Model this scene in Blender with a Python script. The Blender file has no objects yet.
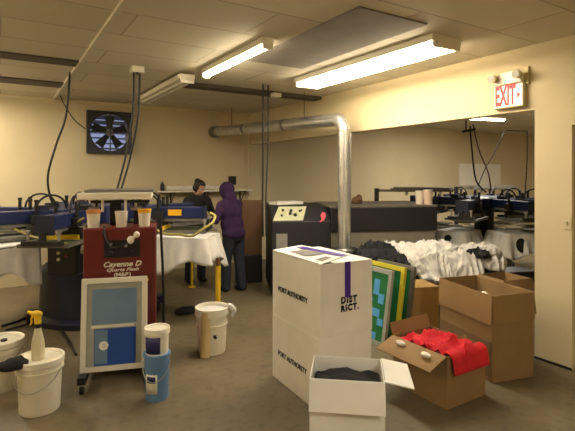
import bpy, bmesh, math, random
from mathutils import Vector, Matrix, noise
C = bpy.context.scene
COL = C.collection
PI = math.pi
R_ = math.radians

# ---------------------------------------------------------------- camera frame (world: Y along the right wall, X along the back wall)
CAMH, FOC, CX, HY = 1.75, 460.0, 287.5, 175.0
TH = math.atan(287.5 / 460.0)
FW = Vector((math.sin(TH), math.cos(TH), 0)); RT = Vector((math.cos(TH), -math.sin(TH), 0))
def at(px, z, h=0.0):            # world point at depth z under a pixel column, height h
    p = FW * z + RT * ((px - CX) / FOC * z); return Vector((p.x, p.y, h))
def hgt(py, z): return CAMH - (py - HY) * z / FOC
def onfloor(px, py): return at(px, FOC * CAMH / (py - HY))
def run(p, d, px):               # distance along d from p until the point falls in pixel column px
    u = (px - CX) / FOC
    a = p.dot(RT) - u * p.dot(FW); b = d.dot(RT) - u * d.dot(FW)
    return -a / b
BACK, RIGHT, EDGE, CEIL, HEAD = 8.38, 4.34, 2.48, 3.0, 2.375

# ---------------------------------------------------------------- materials
def lin(c): return tuple(((v / 255.0) / 12.92 if v <= 10 else (((v / 255.0) + 0.055) / 1.055) ** 2.4) for v in c)
def mat(name, c, rough=0.6, metal=0.0, var=0.08, scale=6.0, bump=0.0, bscale=60.0, emit=None, es=0.0, coat=0.0):
    m = bpy.data.materials.new(name); m.use_nodes = True
    nt = m.node_tree; b = nt.nodes['Principled BSDF']
    c = lin(c)
    tc = nt.nodes.new('ShaderNodeTexCoord')
    if var > 0:
        n = nt.nodes.new('ShaderNodeTexNoise'); n.inputs['Scale'].default_value = scale; n.inputs['Detail'].default_value = 5
        r = nt.nodes.new('ShaderNodeValToRGB')
        r.color_ramp.elements[0].position = 0.3; r.color_ramp.elements[1].position = 0.7
        r.color_ramp.elements[0].color = tuple(max(0, v * (1 - var)) for v in c) + (1,)
        r.color_ramp.elements[1].color = tuple(min(1, v * (1 + var)) for v in c) + (1,)
        nt.links.new(tc.outputs['Object'], n.inputs['Vector']); nt.links.new(n.outputs['Fac'], r.inputs['Fac'])
        nt.links.new(r.outputs['Color'], b.inputs['Base Color'])
    else:
        b.inputs['Base Color'].default_value = c + (1,)
    b.inputs['Roughness'].default_value = rough; b.inputs['Metallic'].default_value = metal
    b.inputs['Coat Weight'].default_value = coat
    if bump > 0:
        n2 = nt.nodes.new('ShaderNodeTexNoise'); n2.inputs['Scale'].default_value = bscale; n2.inputs['Detail'].default_value = 4
        bp = nt.nodes.new('ShaderNodeBump'); bp.inputs['Strength'].default_value = bump; bp.inputs['Distance'].default_value = 0.01
        nt.links.new(tc.outputs['Object'], n2.inputs['Vector']); nt.links.new(n2.outputs['Fac'], bp.inputs['Height'])
        nt.links.new(bp.outputs['Normal'], b.inputs['Normal'])
    if emit:
        b.inputs['Emission Color'].default_value = lin(emit) + (1,); b.inputs['Emission Strength'].default_value = es
    return m
def floor_mat():
    m = mat('concrete', (158, 138, 104), 0.5, var=0.0)
    nt = m.node_tree; b = nt.nodes['Principled BSDF']
    tc = nt.nodes.new('ShaderNodeTexCoord')
    n = nt.nodes.new('ShaderNodeTexNoise'); n.inputs['Scale'].default_value = 0.9; n.inputs['Detail'].default_value = 9; n.inputs['Roughness'].default_value = 0.65
    r = nt.nodes.new('ShaderNodeValToRGB'); e = r.color_ramp.elements
    e[0].position = 0.3; e[1].position = 0.72
    e[0].color = lin((92, 82, 60)) + (1,); e[1].color = lin((126, 113, 87)) + (1,)
    x = e.new(0.5); x.color = lin((110, 98, 73)) + (1,)
    s = nt.nodes.new('ShaderNodeTexNoise'); s.inputs['Scale'].default_value = 14; s.inputs['Detail'].default_value = 6
    rs = nt.nodes.new('ShaderNodeValToRGB'); rs.color_ramp.elements[0].position = 0.3; rs.color_ramp.elements[1].position = 0.48
    rs.color_ramp.elements[0].color = (0.62, 0.6, 0.56, 1); rs.color_ramp.elements[1].color = (1, 1, 1, 1)
    mx = nt.nodes.new('ShaderNodeMix'); mx.data_type = 'RGBA'; mx.blend_type = 'MULTIPLY'; mx.inputs[0].default_value = 0.7
    for k in (n, s): nt.links.new(tc.outputs['Object'], k.inputs['Vector'])
    nt.links.new(n.outputs['Fac'], r.inputs['Fac']); nt.links.new(s.outputs['Fac'], rs.inputs['Fac'])
    nt.links.new(r.outputs['Color'], mx.inputs[6]); nt.links.new(rs.outputs['Color'], mx.inputs[7])
    nt.links.new(mx.outputs[2], b.inputs['Base Color'])
    return m
def ceiling_mat():               # long off-white ceiling boards with thin joints across
    m = mat('ceiling_boards', (206, 196, 170), 0.8, var=0.0)
    nt = m.node_tree; b = nt.nodes['Principled BSDF']
    tc = nt.nodes.new('ShaderNodeTexCoord')
    w = nt.nodes.new('ShaderNodeTexBrick'); w.inputs['Scale'].default_value = 1.0
    w.inputs['Color1'].default_value = lin((212, 204, 182)) + (1,); w.inputs['Color2'].default_value = lin((198, 190, 168)) + (1,)
    w.inputs['Mortar'].default_value = lin((172, 162, 138)) + (1,); w.inputs['Mortar Size'].default_value = 0.01
    w.inputs['Brick Width'].default_value = 1.83; w.inputs['Row Height'].default_value = 0.61
    nt.links.new(tc.outputs['Object'], w.inputs['Vector']); nt.links.new(w.outputs['Color'], b.inputs['Base Color'])
    return m
M = {}
M['wall'] = mat('cream_wall_paint', (208, 193, 155), 0.75, var=0.05, scale=1.4, bump=0.05, bscale=40)
M['floor'] = floor_mat(); M['ceil'] = ceiling_mat()
M['beam'] = mat('dark_ceiling_gap', (84, 74, 64), 0.8)
M['ceilshade'] = mat('grey_ceiling_shade', (138, 130, 122), 0.8)  # flat grey that paints the shaded stretch of ceiling
M['white'] = mat('white_enamel', (232, 226, 208), 0.4, var=0.03)
M['black'] = mat('black_plastic', (24, 23, 24), 0.45, var=0.1)
M['rubber'] = mat('black_rubber', (20, 18, 17), 0.6, var=0.1)
M['dark'] = mat('charcoal_metal', (38, 37, 38), 0.45, metal=0.2)
M['dryer'] = mat('black_dryer_paint', (33, 32, 33), 0.5, var=0.06)
M['dryertop'] = mat('grey_dryer_lid', (120, 112, 98), 0.5, metal=0.2)
M['belt'] = mat('grey_steel_panel', (150, 142, 124), 0.5, metal=0.3)
M['galv'] = mat('galvanised_steel', (200, 198, 190), 0.27, metal=0.8, var=0.14, scale=9)
M['galvd'] = mat('dull_galvanised', (120, 116, 106), 0.5, metal=0.5, var=0.1)
M['steel'] = mat('aluminium', (186, 184, 176), 0.35, metal=0.7, var=0.06)
M['blue'] = mat('blue_machine_paint', (20, 36, 84), 0.45, var=0.08, coat=0.2)
M['navy'] = mat('navy_machine_base', (22, 30, 58), 0.5, var=0.1)
M['screenframe'] = mat('dull_screen_frame', (112, 108, 98), 0.5, metal=0.3, var=0.15)
M['platen'] = mat('tan_grey_platen', (112, 104, 86), 0.7, var=0.12)
M['maroon'] = mat('maroon_cabinet_paint', (104, 27, 22), 0.42, var=0.06, coat=0.15)
M['cotton'] = mat('white_cotton', (205, 201, 192), 0.9, var=0.04, bump=0.3, bscale=25)
M['cottonlift'] = mat('lightened_white_cotton', (238, 234, 226), 0.9, var=0.04, bump=0.3, bscale=25)  # white cotton lightened to offset the shade on the left shirt
M['cottond'] = mat('black_cotton', (26, 25, 27), 0.9, var=0.1, bump=0.3, bscale=25)
M['red'] = mat('red_cotton', (206, 26, 40), 0.85, var=0.12, scale=10, bump=0.3, bscale=25)
M['card'] = mat('brown_cardboard', (144, 114, 72), 0.8, var=0.07, scale=5)
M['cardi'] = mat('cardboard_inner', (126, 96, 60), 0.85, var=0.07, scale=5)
M['amber'] = mat('amber_cardboard', (168, 132, 76), 0.8, var=0.07)
M['boxwhite'] = mat('white_carton', (243, 240, 230), 0.7, var=0.03)
M['ink'] = mat('black_print', (24, 22, 26), 0.7, var=0)
M['greyink'] = mat('grey_print', (138, 132, 122), 0.8, var=0.1)
M['purple'] = mat('purple_tape', (76, 34, 150), 0.4, var=0.04)
M['screenblue'] = mat('blue_emulsion', (28, 72, 156), 0.45, var=0.1, scale=5)
M['bluepale'] = mat('pale_blue_emulsion', (104, 130, 160), 0.6, var=0.12, scale=5)
M['greymesh'] = mat('grey_mesh', (158, 158, 146), 0.7, var=0.1, scale=8)
M['frame'] = mat('pale_screen_frame', (222, 217, 202), 0.5, var=0.05)
M['green'] = mat('green_emulsion', (30, 112, 58), 0.45, var=0.1)
M['skyblue'] = mat('light_blue_tape', (86, 160, 216), 0.5, var=0.08)
M['yelframe'] = mat('yellow_painted_frame', (204, 190, 48), 0.5, var=0.06)
M['yellow'] = mat('yellow_paint', (226, 186, 30), 0.45, var=0.06)
M['tub'] = mat('translucent_white_plastic', (232, 222, 202), 0.45, var=0.03)
M['peach'] = mat('peach_stained_plastic', (232, 204, 178), 0.5, var=0.06)
M['orange'] = mat('orange_ink', (222, 150, 92), 0.4, var=0.05)
M['yelink'] = mat('yellow_ink', (240, 180, 30), 0.4, var=0.05)
M['pail'] = mat('white_pail_plastic', (234, 228, 208), 0.4, var=0.03)
M['bluepail'] = mat('blue_pail_plastic', (98, 138, 182), 0.45, var=0.06)
M['label'] = mat('navy_label', (44, 40, 96), 0.5, var=0.1)
M['tantube'] = mat('tan_cardboard_tube', (204, 178, 124), 0.8, var=0.04)
M['skin'] = mat('skin', (198, 150, 120), 0.55, var=0.05)
M['hair'] = mat('dark_hair', (32, 24, 20), 0.6, var=0.2, scale=40)
M['hoodie'] = mat('purple_sweatshirt', (50, 23, 62), 0.9, var=0.1, bump=0.3, bscale=30)
M['denim'] = mat('dark_denim', (36, 40, 50), 0.9, var=0.15, scale=30)
M['shoe'] = mat('black_shoe', (26, 25, 25), 0.6)
M['lip'] = mat('lip', (150, 84, 74), 0.5, var=0)
M['wood'] = mat('brown_board', (104, 72, 42), 0.7, var=0.12)
M['console'] = mat('cream_console_panel', (192, 192, 156), 0.5, var=0.04)
M['pink'] = mat('pink_sticker', (240, 104, 112), 0.5, var=0)
M['exitface'] = mat('exit_sign_face', (246, 236, 214), 0.5, var=0, emit=(255, 240, 214), es=0.35)
M['exitred'] = mat('exit_red', (236, 46, 52), 0.5, var=0, emit=(255, 40, 48), es=0.25)
M['olive'] = mat('aged_ivory_plastic', (190, 174, 122), 0.5, var=0.04)
M['tubelit'] = mat('lit_fluorescent_tube', (255, 246, 224), 0.4, var=0, emit=(255, 238, 206), es=26.0)
M['tubedim'] = mat('unlit_fluorescent_tube', (226, 222, 204), 0.4, var=0)
M['paper'] = mat('white_paper', (236, 230, 214), 0.8, var=0.03)
M['slat'] = mat('louvre_slat', (150, 156, 176), 0.5, var=0.05)
M['yelhose'] = mat('pale_yellow_hose', (168, 158, 84), 0.6, var=0.1)
M['greenhose'] = mat('olive_hose', (104, 110, 66), 0.6, var=0.1)
M['amberplastic'] = mat('clear_spray_plastic', (214, 204, 170), 0.3, var=0.03)

# ---------------------------------------------------------------- mesh builder
class MB:
    def __init__(s): s.v = []; s.f = []; s.m = []; s.mi = 0
    def add(s, vs, fs):
        o = len(s.v); s.v += [Vector(p) for p in vs]
        for f in fs: s.f.append([i + o for i in f]); s.m.append(s.mi)
        return s
    def box(s, c, d, rot=None, taper=None):
        c = Vector(c); hx, hy, hz = d[0] / 2, d[1] / 2, d[2] / 2
        vs = []
        for z in (-1, 1):
            t = taper if (taper and z > 0) else 1
            for x, y in ((-1, -1), (1, -1), (1, 1), (-1, 1)):
                p = Vector((x * hx * t, y * hy * t, z * hz))
                if rot is not None: p = rot @ p
                vs.append(c + p)
        return s.add(vs, [(3, 2, 1, 0), (4, 5, 6, 7), (0, 1, 5, 4), (1, 2, 6, 5), (2, 3, 7, 6), (3, 0, 4, 7)])
    def bx(s, x0, x1, y0, y1, z0, z1):
        return s.box(((x0 + x1) / 2, (y0 + y1) / 2, (z0 + z1) / 2), (x1 - x0, y1 - y0, z1 - z0))
    def cyl(s, a, b, r0, r1=None, n=14, cap=True):
        a = Vector(a); b = Vector(b); r1 = r0 if r1 is None else r1
        d = (b - a).normalized(); u = d.orthogonal().normalized(); w = d.cross(u)
        vs = []
        for p, r in ((a, r0), (b, r1)):
            for i in range(n):
                t = 2 * PI * i / n; vs.append(p + (u * math.cos(t) + w * math.sin(t)) * r)
        fs = [(i, (i + 1) % n, n + (i + 1) % n, n + i) for i in range(n)]
        if cap: fs += [tuple(range(n - 1, -1, -1)), tuple(range(n, 2 * n))]
        return s.add(vs, fs)
    def lathe(s, prof, c=(0, 0, 0), n=28, sy=1.0, rot=None):
        c = Vector(c); vs = []; fs = []; k = len(prof)
        for i in range(n):
            t = 2 * PI * i / n
            for r, z in prof:
                p = Vector((r * math.cos(t), r * math.sin(t) * sy, z))
                if rot is not None: p = rot @ p
                vs.append(c + p)
        for i in range(n):
            j = (i + 1) % n
            for q in range(k - 1): fs.append((i * k + q, j * k + q, j * k + q + 1, i * k + q + 1))
        if prof[0][0] > 1e-6: fs.append(tuple(i * k for i in range(n - 1, -1, -1)))
        if prof[-1][0] > 1e-6: fs.append(tuple(i * k + k - 1 for i in range(n)))
        return s.add(vs, fs)
    def tube(s, pts, r, n=8, closed=False):
        pts = [Vector(p) for p in pts]; m = len(pts); rs = r if isinstance(r, (list, tuple)) else [r] * m
        vs = []; fs = []; u = None
        for i, p in enumerate(pts):
            a = pts[i - 1] if (i > 0 or closed) else p; b = pts[(i + 1) % m] if (i < m - 1 or closed) else p
            d = (b - a).normalized()
            if u is None: u = d.orthogonal().normalized()
            u = (u - d * u.dot(d)).normalized(); w = d.cross(u)
            for k in range(n):
                t = 2 * PI * k / n; vs.append(p + (u * math.cos(t) + w * math.sin(t)) * rs[i])
        for i in range(m if closed else m - 1):
            j = (i + 1) % m
            for k in range(n): fs.append((i * n + k, i * n + (k + 1) % n, j * n + (k + 1) % n, j * n + k))
        if not closed: fs += [tuple(range(n - 1, -1, -1)), tuple((m - 1) * n + k for k in range(n))]
        return s.add(vs, fs)
    def ell(s, c, r, rot=None, n=14, m=10):
        c = Vector(c); vs = []; fs = []
        for j in range(m + 1):
            ph = PI * j / m - PI / 2
            for i in range(n):
                t = 2 * PI * i / n
                p = Vector((r[0] * math.cos(ph) * math.cos(t), r[1] * math.cos(ph) * math.sin(t), r[2] * math.sin(ph)))
                if rot is not None: p = rot @ p
                vs.append(c + p)
        for j in range(m):
            for i in range(n): fs.append((j * n + i, j * n + (i + 1) % n, (j + 1) * n + (i + 1) % n, (j + 1) * n + i))
        return s.add(vs, fs)
    def cap(s, a, b, ra, rb):          # tapered capsule
        s.cyl(a, b, ra, rb, 14); s.ell(a, (ra,) * 3); s.ell(b, (rb,) * 3); return s
    def prism(s, poly, z0, z1, fn=None):
        n = len(poly); vs = [(x, y, z0) for x, y in poly] + [(x, y, z1) for x, y in poly]
        if fn: vs = [fn(Vector(p)) for p in vs]
        return s.add(vs, [tuple(range(n - 1, -1, -1)), tuple(range(n, 2 * n))] + [(i, (i + 1) % n, n + (i + 1) % n, n + i) for i in range(n)])
    def grid(s, fn, nu, nv):
        vs = [fn(i / nu, j / nv) for i in range(nu + 1) for j in range(nv + 1)]
        return s.add(vs, [(i * (nv + 1) + j, (i + 1) * (nv + 1) + j, (i + 1) * (nv + 1) + j + 1, i * (nv + 1) + j + 1) for i in range(nu) for j in range(nv)])
    def xf(s, mtx):
        s.v = [mtx @ p for p in s.v]; return s

def tidy(me, merge=True):
    b = bmesh.new(); b.from_mesh(me)
    if merge: bmesh.ops.remove_doubles(b, verts=b.verts, dist=1e-5)
    bmesh.ops.recalc_face_normals(b, faces=b.faces); b.to_mesh(me); b.free()
def obj(name, mb, material, parent=None, smooth=False, bevel=0.0, solid=0.0, mods=()):
    me = bpy.data.meshes.new(name); me.from_pydata([tuple(p) for p in mb.v], [], mb.f)
    ms = material if isinstance(material, (list, tuple)) else [material]
    for m in ms: me.materials.append(M[m])
    if len(ms) > 1:
        for p, i in zip(me.polygons, mb.m): p.material_index = i
    tidy(me)
    o = bpy.data.objects.new(name, me); COL.objects.link(o)
    if parent: o.parent = parent
    if smooth:
        for p in me.polygons: p.use_smooth = True
        me.set_sharp_from_angle(angle=R_(42))
    if solid:
        q = o.modifiers.new('solid', 'SOLIDIFY'); q.thickness = solid; q.offset = 0
    if bevel:
        q = o.modifiers.new('bevel', 'BEVEL'); q.width = bevel; q.segments = 2; q.limit_method = 'ANGLE'
    return o
def tag(o, label, cat, group=None):
    o['label'] = label; o['category'] = cat
    if group: o['group'] = group
    return o
def thing(name, label, cat, loc=(0, 0, 0), rz=0.0, group=None):
    o = bpy.data.objects.new(name, None); COL.objects.link(o); o.empty_display_size = 0.1
    o.location = loc; o.rotation_euler = (0, 0, rz); return tag(o, label, cat, group)
def struct(name, mb, material, **k):
    o = obj(name, mb, material, **k); o['kind'] = 'structure'; return o
def plabel(o, t): o['label'] = t; return o
def kids(o): return [c for c in bpy.data.objects if c.parent == o]
def dup(root, loc, rz, label):
    r = root.copy(); COL.objects.link(r); r.location = loc; r.rotation_euler = (0, 0, rz); r['label'] = label
    for ch in kids(root):
        c = ch.copy(); COL.objects.link(c); c.parent = r
        for g in kids(ch):
            d = g.copy(); COL.objects.link(d); d.parent = c
    return r
def text(name, body, size, material, parent, mtx, depth=0.0015, spacing=1.0, shear=0.0, bold=0.0, cut=None, sx=1.0, fit=None):
    cu = bpy.data.curves.new(name, 'FONT'); cu.body = body; cu.size = size; cu.align_x = 'CENTER'; cu.align_y = 'CENTER'
    cu.extrude = depth; cu.space_character = spacing; cu.shear = shear; cu.offset = bold; cu.space_line = 0.8
    t = bpy.data.objects.new(name, cu); COL.objects.link(t)
    bpy.context.view_layer.update()
    me = bpy.data.meshes.new_from_object(t.evaluated_get(bpy.context.evaluated_depsgraph_get()))
    bpy.data.objects.remove(t); bpy.data.curves.remove(cu)
    b = bmesh.new(); b.from_mesh(me)
    if fit: sx = fit / (max(v.co.x for v in b.verts) - min(v.co.x for v in b.verts))
    if sx != 1: bmesh.ops.scale(b, vec=(sx, 1, 1), verts=b.verts)
    if cut:                       # stencil breaks: remove thin bands
        for (co, no, w) in cut:
            co = Vector(co); no = Vector(no).normalized()
            for s in (-1, 1):
                bmesh.ops.bisect_plane(b, geom=b.verts[:] + b.edges[:] + b.faces[:], plane_co=co + no * w * s, plane_no=no)
            kill = [f for f in b.faces if abs((f.calc_center_median() - co).dot(no)) < w]
            bmesh.ops.delete(b, geom=kill, context='FACES')
    b.transform(mtx); b.to_mesh(me); b.free()
    me.materials.clear(); me.materials.append(M[material])
    o = bpy.data.objects.new(name, me); COL.objects.link(o); o.parent = parent
    return o
def frame_m(o, xd, yd):           # matrix with given origin, text right and text up directions
    xd = Vector(xd).normalized(); yd = Vector(yd).normalized(); zd = xd.cross(yd)
    m = Matrix((xd, yd, zd)).transposed().to_4x4(); m.translation = Vector(o); return m
def bez(pts, n=10):               # Catmull-Rom through points
    pts = [Vector(p) for p in pts]; out = []
    q = [pts[0]] + pts + [pts[-1]]
    for i in range(1, len(q) - 2):
        for k in range(n):
            t = k / n
            out.append(0.5 * ((2 * q[i]) + (q[i + 1] - q[i - 1]) * t + (2 * q[i - 1] - 5 * q[i] + 4 * q[i + 1] - q[i + 2]) * t * t + (-q[i - 1] + 3 * q[i] - 3 * q[i + 1] + q[i + 2]) * t ** 3))
    out.append(pts[-1]); return out
def arc(a, b, up, n=12):
    a = Vector(a); b = Vector(b)
    return [a.lerp(b, 0.5 - 0.5 * math.cos(PI * i / n)) + Vector((0, 0, up * math.sin(PI * i / n))) for i in range(n + 1)]

# ---------------------------------------------------------------- the setting
struct('floor', MB().bx(-3.1, 15.2, -4.1, BACK + 0.2, -0.1, 0), 'floor')
struct('ceiling', MB().bx(-3.1, 15.2, -4.1, BACK + 0.2, CEIL, CEIL + 0.1), 'ceil')
FANX = 1.60; FANH = 2.48; HOLE = 0.31
struct('wall_back', MB().bx(-3.1, FANX - HOLE, BACK, BACK + 0.2, 0, CEIL).bx(FANX + HOLE, 15.2, BACK, BACK + 0.2, 0, CEIL)
       .bx(FANX - HOLE, FANX + HOLE, BACK, BACK + 0.2, 0, FANH - HOLE).bx(FANX - HOLE, FANX + HOLE, BACK, BACK + 0.2, FANH + HOLE, CEIL), 'wall')
PEND = EDGE - 0.62               # near end of the pier
pe = RT * 0 + at(572, 1); PEND = RIGHT * pe.y / pe.x
struct('wall_right', MB().bx(RIGHT, RIGHT + 0.16, EDGE, BACK, HEAD, CEIL).bx(RIGHT, RIGHT + 0.16, PEND, EDGE, 0, CEIL)
       .bx(RIGHT, RIGHT + 0.16, PEND - 1.1, PEND, 2.2, CEIL).bx(RIGHT, RIGHT + 0.16, -4.1, PEND - 1.1, 0, CEIL), 'wall')
struct('wall_left', MB().bx(-3.1, -3.0, -4.1, BACK, 0, CEIL), 'wall')
struct('wall_front', MB().bx(-3.0, 15.1, -4.1, -4.0, 0, CEIL), 'wall')
struct('wall_far', MB().bx(15.1, 15.2, -4.0, BACK, 0, CEIL), 'wall')
struct('wall_partition', MB().bx(RIGHT + 0.16, 15.1, PEND - 1.3, PEND - 1.2, 0, CEIL), 'wall')
struct('door_1', MB().bx(RIGHT + 0.05, RIGHT + 0.10, PEND - 1.1, PEND, 0.005, 2.2), 'olive')
struct('baseboard_right', MB().bx(RIGHT - 0.012, RIGHT, PEND, EDGE, 0, 0.02), 'rubber')
# dark ceiling gaps, the seam, a grey sheet painting in ceiling shade between the lamp rows
struct('trim_1', MB().bx(1.95, RIGHT, 5.92, 6.14, CEIL - 0.05, CEIL), 'beam')
struct('trim_2', MB().bx(-3.0, 0.74, 6.86, 7.22, CEIL - 0.02, CEIL), 'beam')
struct('trim_3', MB().bx(-3.0, 0.74, 5.46, 5.72, CEIL - 0.02, CEIL), 'beam')
struct('trim_4', MB().bx(0.73, 0.77, -4.0, BACK, CEIL - 0.03, CEIL), 'ceil')
struct('ceiling_shade_strip', MB().bx(2.25, 2.98, 2.6, 4.45, CEIL - 0.015, CEIL), 'ceilshade')
struct('trim_6', MB().bx(-3.0, RIGHT, BACK - 0.04, BACK, CEIL - 0.05, CEIL), 'wall')

# ---------------------------------------------------------------- ceiling lamps
def strip_light(name, label, x, y0, y1, xs, lit, drop=0.0, group=None, power=0):
    t = thing(name, label, 'light', (x, (y0 + y1) / 2, CEIL), 0, group)
    L = (y1 - y0); wd = max(xs) - min(xs) + 0.11
    obj('housing', MB().box((0, 0, -0.03 - drop), (wd, L, 0.06)), 'white', t, bevel=0.006)
    for s in (-1, 1): obj('end_cap', MB().box((0, s * (L / 2 - 0.012), -0.055 - drop), (wd * 0.9, 0.03, 0.11)), 'white', t, bevel=0.004)
    for xx in xs:
        obj('tube', MB().cyl((xx, -L / 2 + 0.03, -0.088 - drop), (xx, L / 2 - 0.03, -0.088 - drop), 0.019, n=14), 'tubelit' if lit else 'tubedim', t, smooth=True)
    if lit:
        la = bpy.data.lights.new('lamp', 'AREA'); la.shape = 'RECTANGLE'; la.size = wd * 0.9; la.size_y = L * 0.95; la.energy = power * 0.6; la.color = LAMPC
        lo = bpy.data.objects.new('lamp', la); COL.objects.link(lo); lo.location = (x, (y0 + y1) / 2, CEIL - 0.115 - drop)
    return t
LAMPC = (1.0, 0.93, 0.82)
strip_light('strip_light', 'unlit white fluorescent fixture end-on to the lit tube, left of ceiling', 1.92, 5.35, 7.25, (-0.04, 0.04), False, 0.03)
strip_light('strip_light', 'lit single fluorescent tube above the middle of the workshop', 2.06, 3.62, 5.12, (0.0,), True, power=26)
strip_light('strip_light', 'lit long double tube fluorescent fixture beside the right wall header', 3.42, 2.75, 5.0, (-0.14, 0.14), True, power=46)
rl = strip_light('strip_light', 'lit fluorescent fixture in the room beyond the wide opening', 0, -0.6, 0.6, (0.0,), True, power=0.01)
rl.location = at(481, 9.6, CEIL); rl.rotation_euler = (0, 0, R_(75))
for o in [o for o in bpy.data.objects if o.type == 'LIGHT' and abs(o.data.energy - 0.006) < 1e-4]:
    o.data.energy = 60; o.location = rl.location + Vector((0, 0, -0.12)); o.rotation_euler = (0, 0, R_(75))
strip_light('strip_light', 'lit fluorescent fixture at the near end of the workshop, behind the viewpoint', 1.2, -2.6, -0.6, (-0.08, 0.08), True, power=80)
strip_light('strip_light', 'lit fluorescent fixture over the left press, out of the photo', -0.75, 6.0, 8.0, (-0.06, 0.06), True, power=62)
strip_light('strip_light', 'added unseen fill fixture over the near left corner', -1.4, 2.6, 4.6, (-0.06, 0.06), True, power=12)  # added lamp, never seen; brightens the front of the left shirt
strip_light('strip_light', 'added unseen fill fixture deep in the room beyond', 11.5, 3.2, 5.2, (-0.06, 0.06), True, power=60)  # unseen lamp added to brighten the back wall of the far room
w = bpy.data.worlds.new('daylight'); C.world = w; w.use_nodes = True
w.node_tree.nodes['Background'].inputs['Color'].default_value = (0.55, 0.62, 1.0, 1); w.node_tree.nodes['Background'].inputs['Strength'].default_value = 0.33
bx = thing('junction_box', 'small white junction box on the dark ceiling strip', 'electrical box', at(276, 6.75, CEIL - 0.05))
obj('body', MB().box((0, 0, -0.03), (0.13, 0.1, 0.06)), 'white', bx, bevel=0.006)
obj('cover_screw', MB().cyl((0, 0, -0.06), (0, 0, -0.066), 0.008), 'steel', bx)

# ---------------------------------------------------------------- exhaust fan in the back wall
t = thing('exhaust_fan', 'square black exhaust fan set high in the back wall', 'fan', (FANX, BACK, FANH - 0.365))
S = 0.365; n = 40; zc = 0.365
def sqp(i, r):
    a = 2 * PI * i / n; c, s = math.cos(a), math.sin(a); k = r / max(abs(c), abs(s)); return (c * k, s * k)
mb = MB(); vs = []; fs = []
for y in (-0.085, -0.06):
    for i in range(n):
        x, z = sqp(i, S - 0.002); vs.append((x, y, zc + z))
    for i in range(n):
        a = 2 * PI * i / n; vs.append((0.315 * math.cos(a), y, zc + 0.315 * math.sin(a)))
for i in range(n):
    j = (i + 1) % n
    fs += [(i, j, n + j, n + i), (2 * n + i, 3 * n + i, 3 * n + j, 2 * n + j), (n + i, n + j, 3 * n + j, 3 * n + i), (i, 2 * n + i, 2 * n + j, j)]
mb.add(vs, fs)
obj('front_panel', mb, 'black', t)
obj('housing', MB().bx(-S, -S + 0.02, -0.06, 0, 0, 0.73).bx(S - 0.02, S, -0.06, 0, 0, 0.73).bx(-S + 0.02, S - 0.02, -0.06, 0, 0, 0.02).bx(-S + 0.02, S - 0.02, -0.06, 0, 0.71, 0.73), 'black', t)
for k in range(5):
    a = 2 * PI * k / 5 + 0.3
    def blade(u, v, a=a):
        r = 0.05 + u * 0.235; wd = 0.035 + 0.045 * u; q = (v - 0.5) * 2 * wd
        return (r * math.cos(a) - q * math.sin(a), -0.035 + q * 0.3, zc + r * math.sin(a) + q * math.cos(a))
    obj('blade', MB().grid(blade, 6, 4), 'dark', t, solid=0.004)
obj('motor', MB().cyl((0, -0.08, zc), (0, -0.012, zc), 0.06, n=20), 'galvd', t)
obj('guard', MB().bx(-0.009, 0.009, -0.1, -0.085, 0.03, 0.70).bx(-0.33, 0.33, -0.1, -0.085, zc - 0.009, zc + 0.009), 'black', t)
lv = MB()
for k in range(7):
    z = zc - 0.27 + k * 0.09
    lv.box((0, 0.1, z), (0.6, 0.085, 0.006), Matrix.Rotation(R_(-12 if k < 4 else -50), 3, 'X'))
obj('louvre', lv, 'slat', t)
cb = obj('power_cable', MB().tube(bez([at(60, 7.2, CEIL - 0.005), at(66, 7.3, 2.82), at(75, 7.5, 2.64), Vector((FANX - 0.385, BACK - 0.02, 2.53))]), 0.008), 'rubber')
tag(cb, 'thin black cable drooping from the ceiling to the exhaust fan', 'cable')

# ---------------------------------------------------------------- wall shelf at the back
wx0 = at(157, 1); X0 = BACK * wx0.x / wx0.y; q = at(250, 1); X1 = BACK * q.x / q.y - 0.08
SH = hgt(190, 8.7)
t = thing('wall_shelf', 'long pale shelf fixed to the back wall behind the workers', 'shelf', (0, BACK, SH))
obj('board', MB().bx(X0, X1, -0.28, 0, -0.03, 0), 'white', t)
for xx in (X0 + 0.25, (X0 + X1) / 2, X1 - 0.15):
    obj('bracket', MB().bx(xx - 0.012, xx + 0.012, -0.25, 0, -0.05, -0.03).bx(xx - 0.012, xx + 0.012, -0.02, 0, -0.3, -0.05).tube([(xx, -0.22, -0.045), (xx, -0.012, -0.28)], 0.008), 'dark', t)
tag(obj('roll', MB().cyl((X0 + 0.12, BACK - 0.14, SH + 0.045), (X0 + 1.2, BACK - 0.14, SH + 0.045), 0.044, n=20), 'frame', smooth=True), 'long pale roll lying on the wall shelf', 'roll')

tag(obj('bottle', MB().lathe([(0.035, 0), (0.038, 0.01), (0.038, 0.11), (0.014, 0.145), (0.014, 0.17)], (X0 + 0.05, BACK - 0.16, SH)), 'black', smooth=True), 'small black bottle at the left end of the wall shelf', 'bottle')
q = at(231, 1); XB = BACK * q.x / q.y
t = thing('wall_speaker', 'small black box mounted on the back wall over the shelf', 'speaker', (XB, BACK, hgt(185, 8.9)))
obj('body', MB().bx(-0.06, 0.06, -0.12, 0, 0, 0.17), 'black', t, bevel=0.01)
obj('grille', MB().bx(-0.05, 0.05, -0.126, -0.12, 0.02, 0.15), 'dark', t)
# electric conduit in the corner
tag(obj('conduit', MB().cyl((RIGHT - 0.05, BACK - 0.03, 0), (RIGHT - 0.05, BACK - 0.03, 2.5), 0.014), 'wall'), 'thin painted conduit running down the far corner of the back wall', 'pipe')

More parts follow.
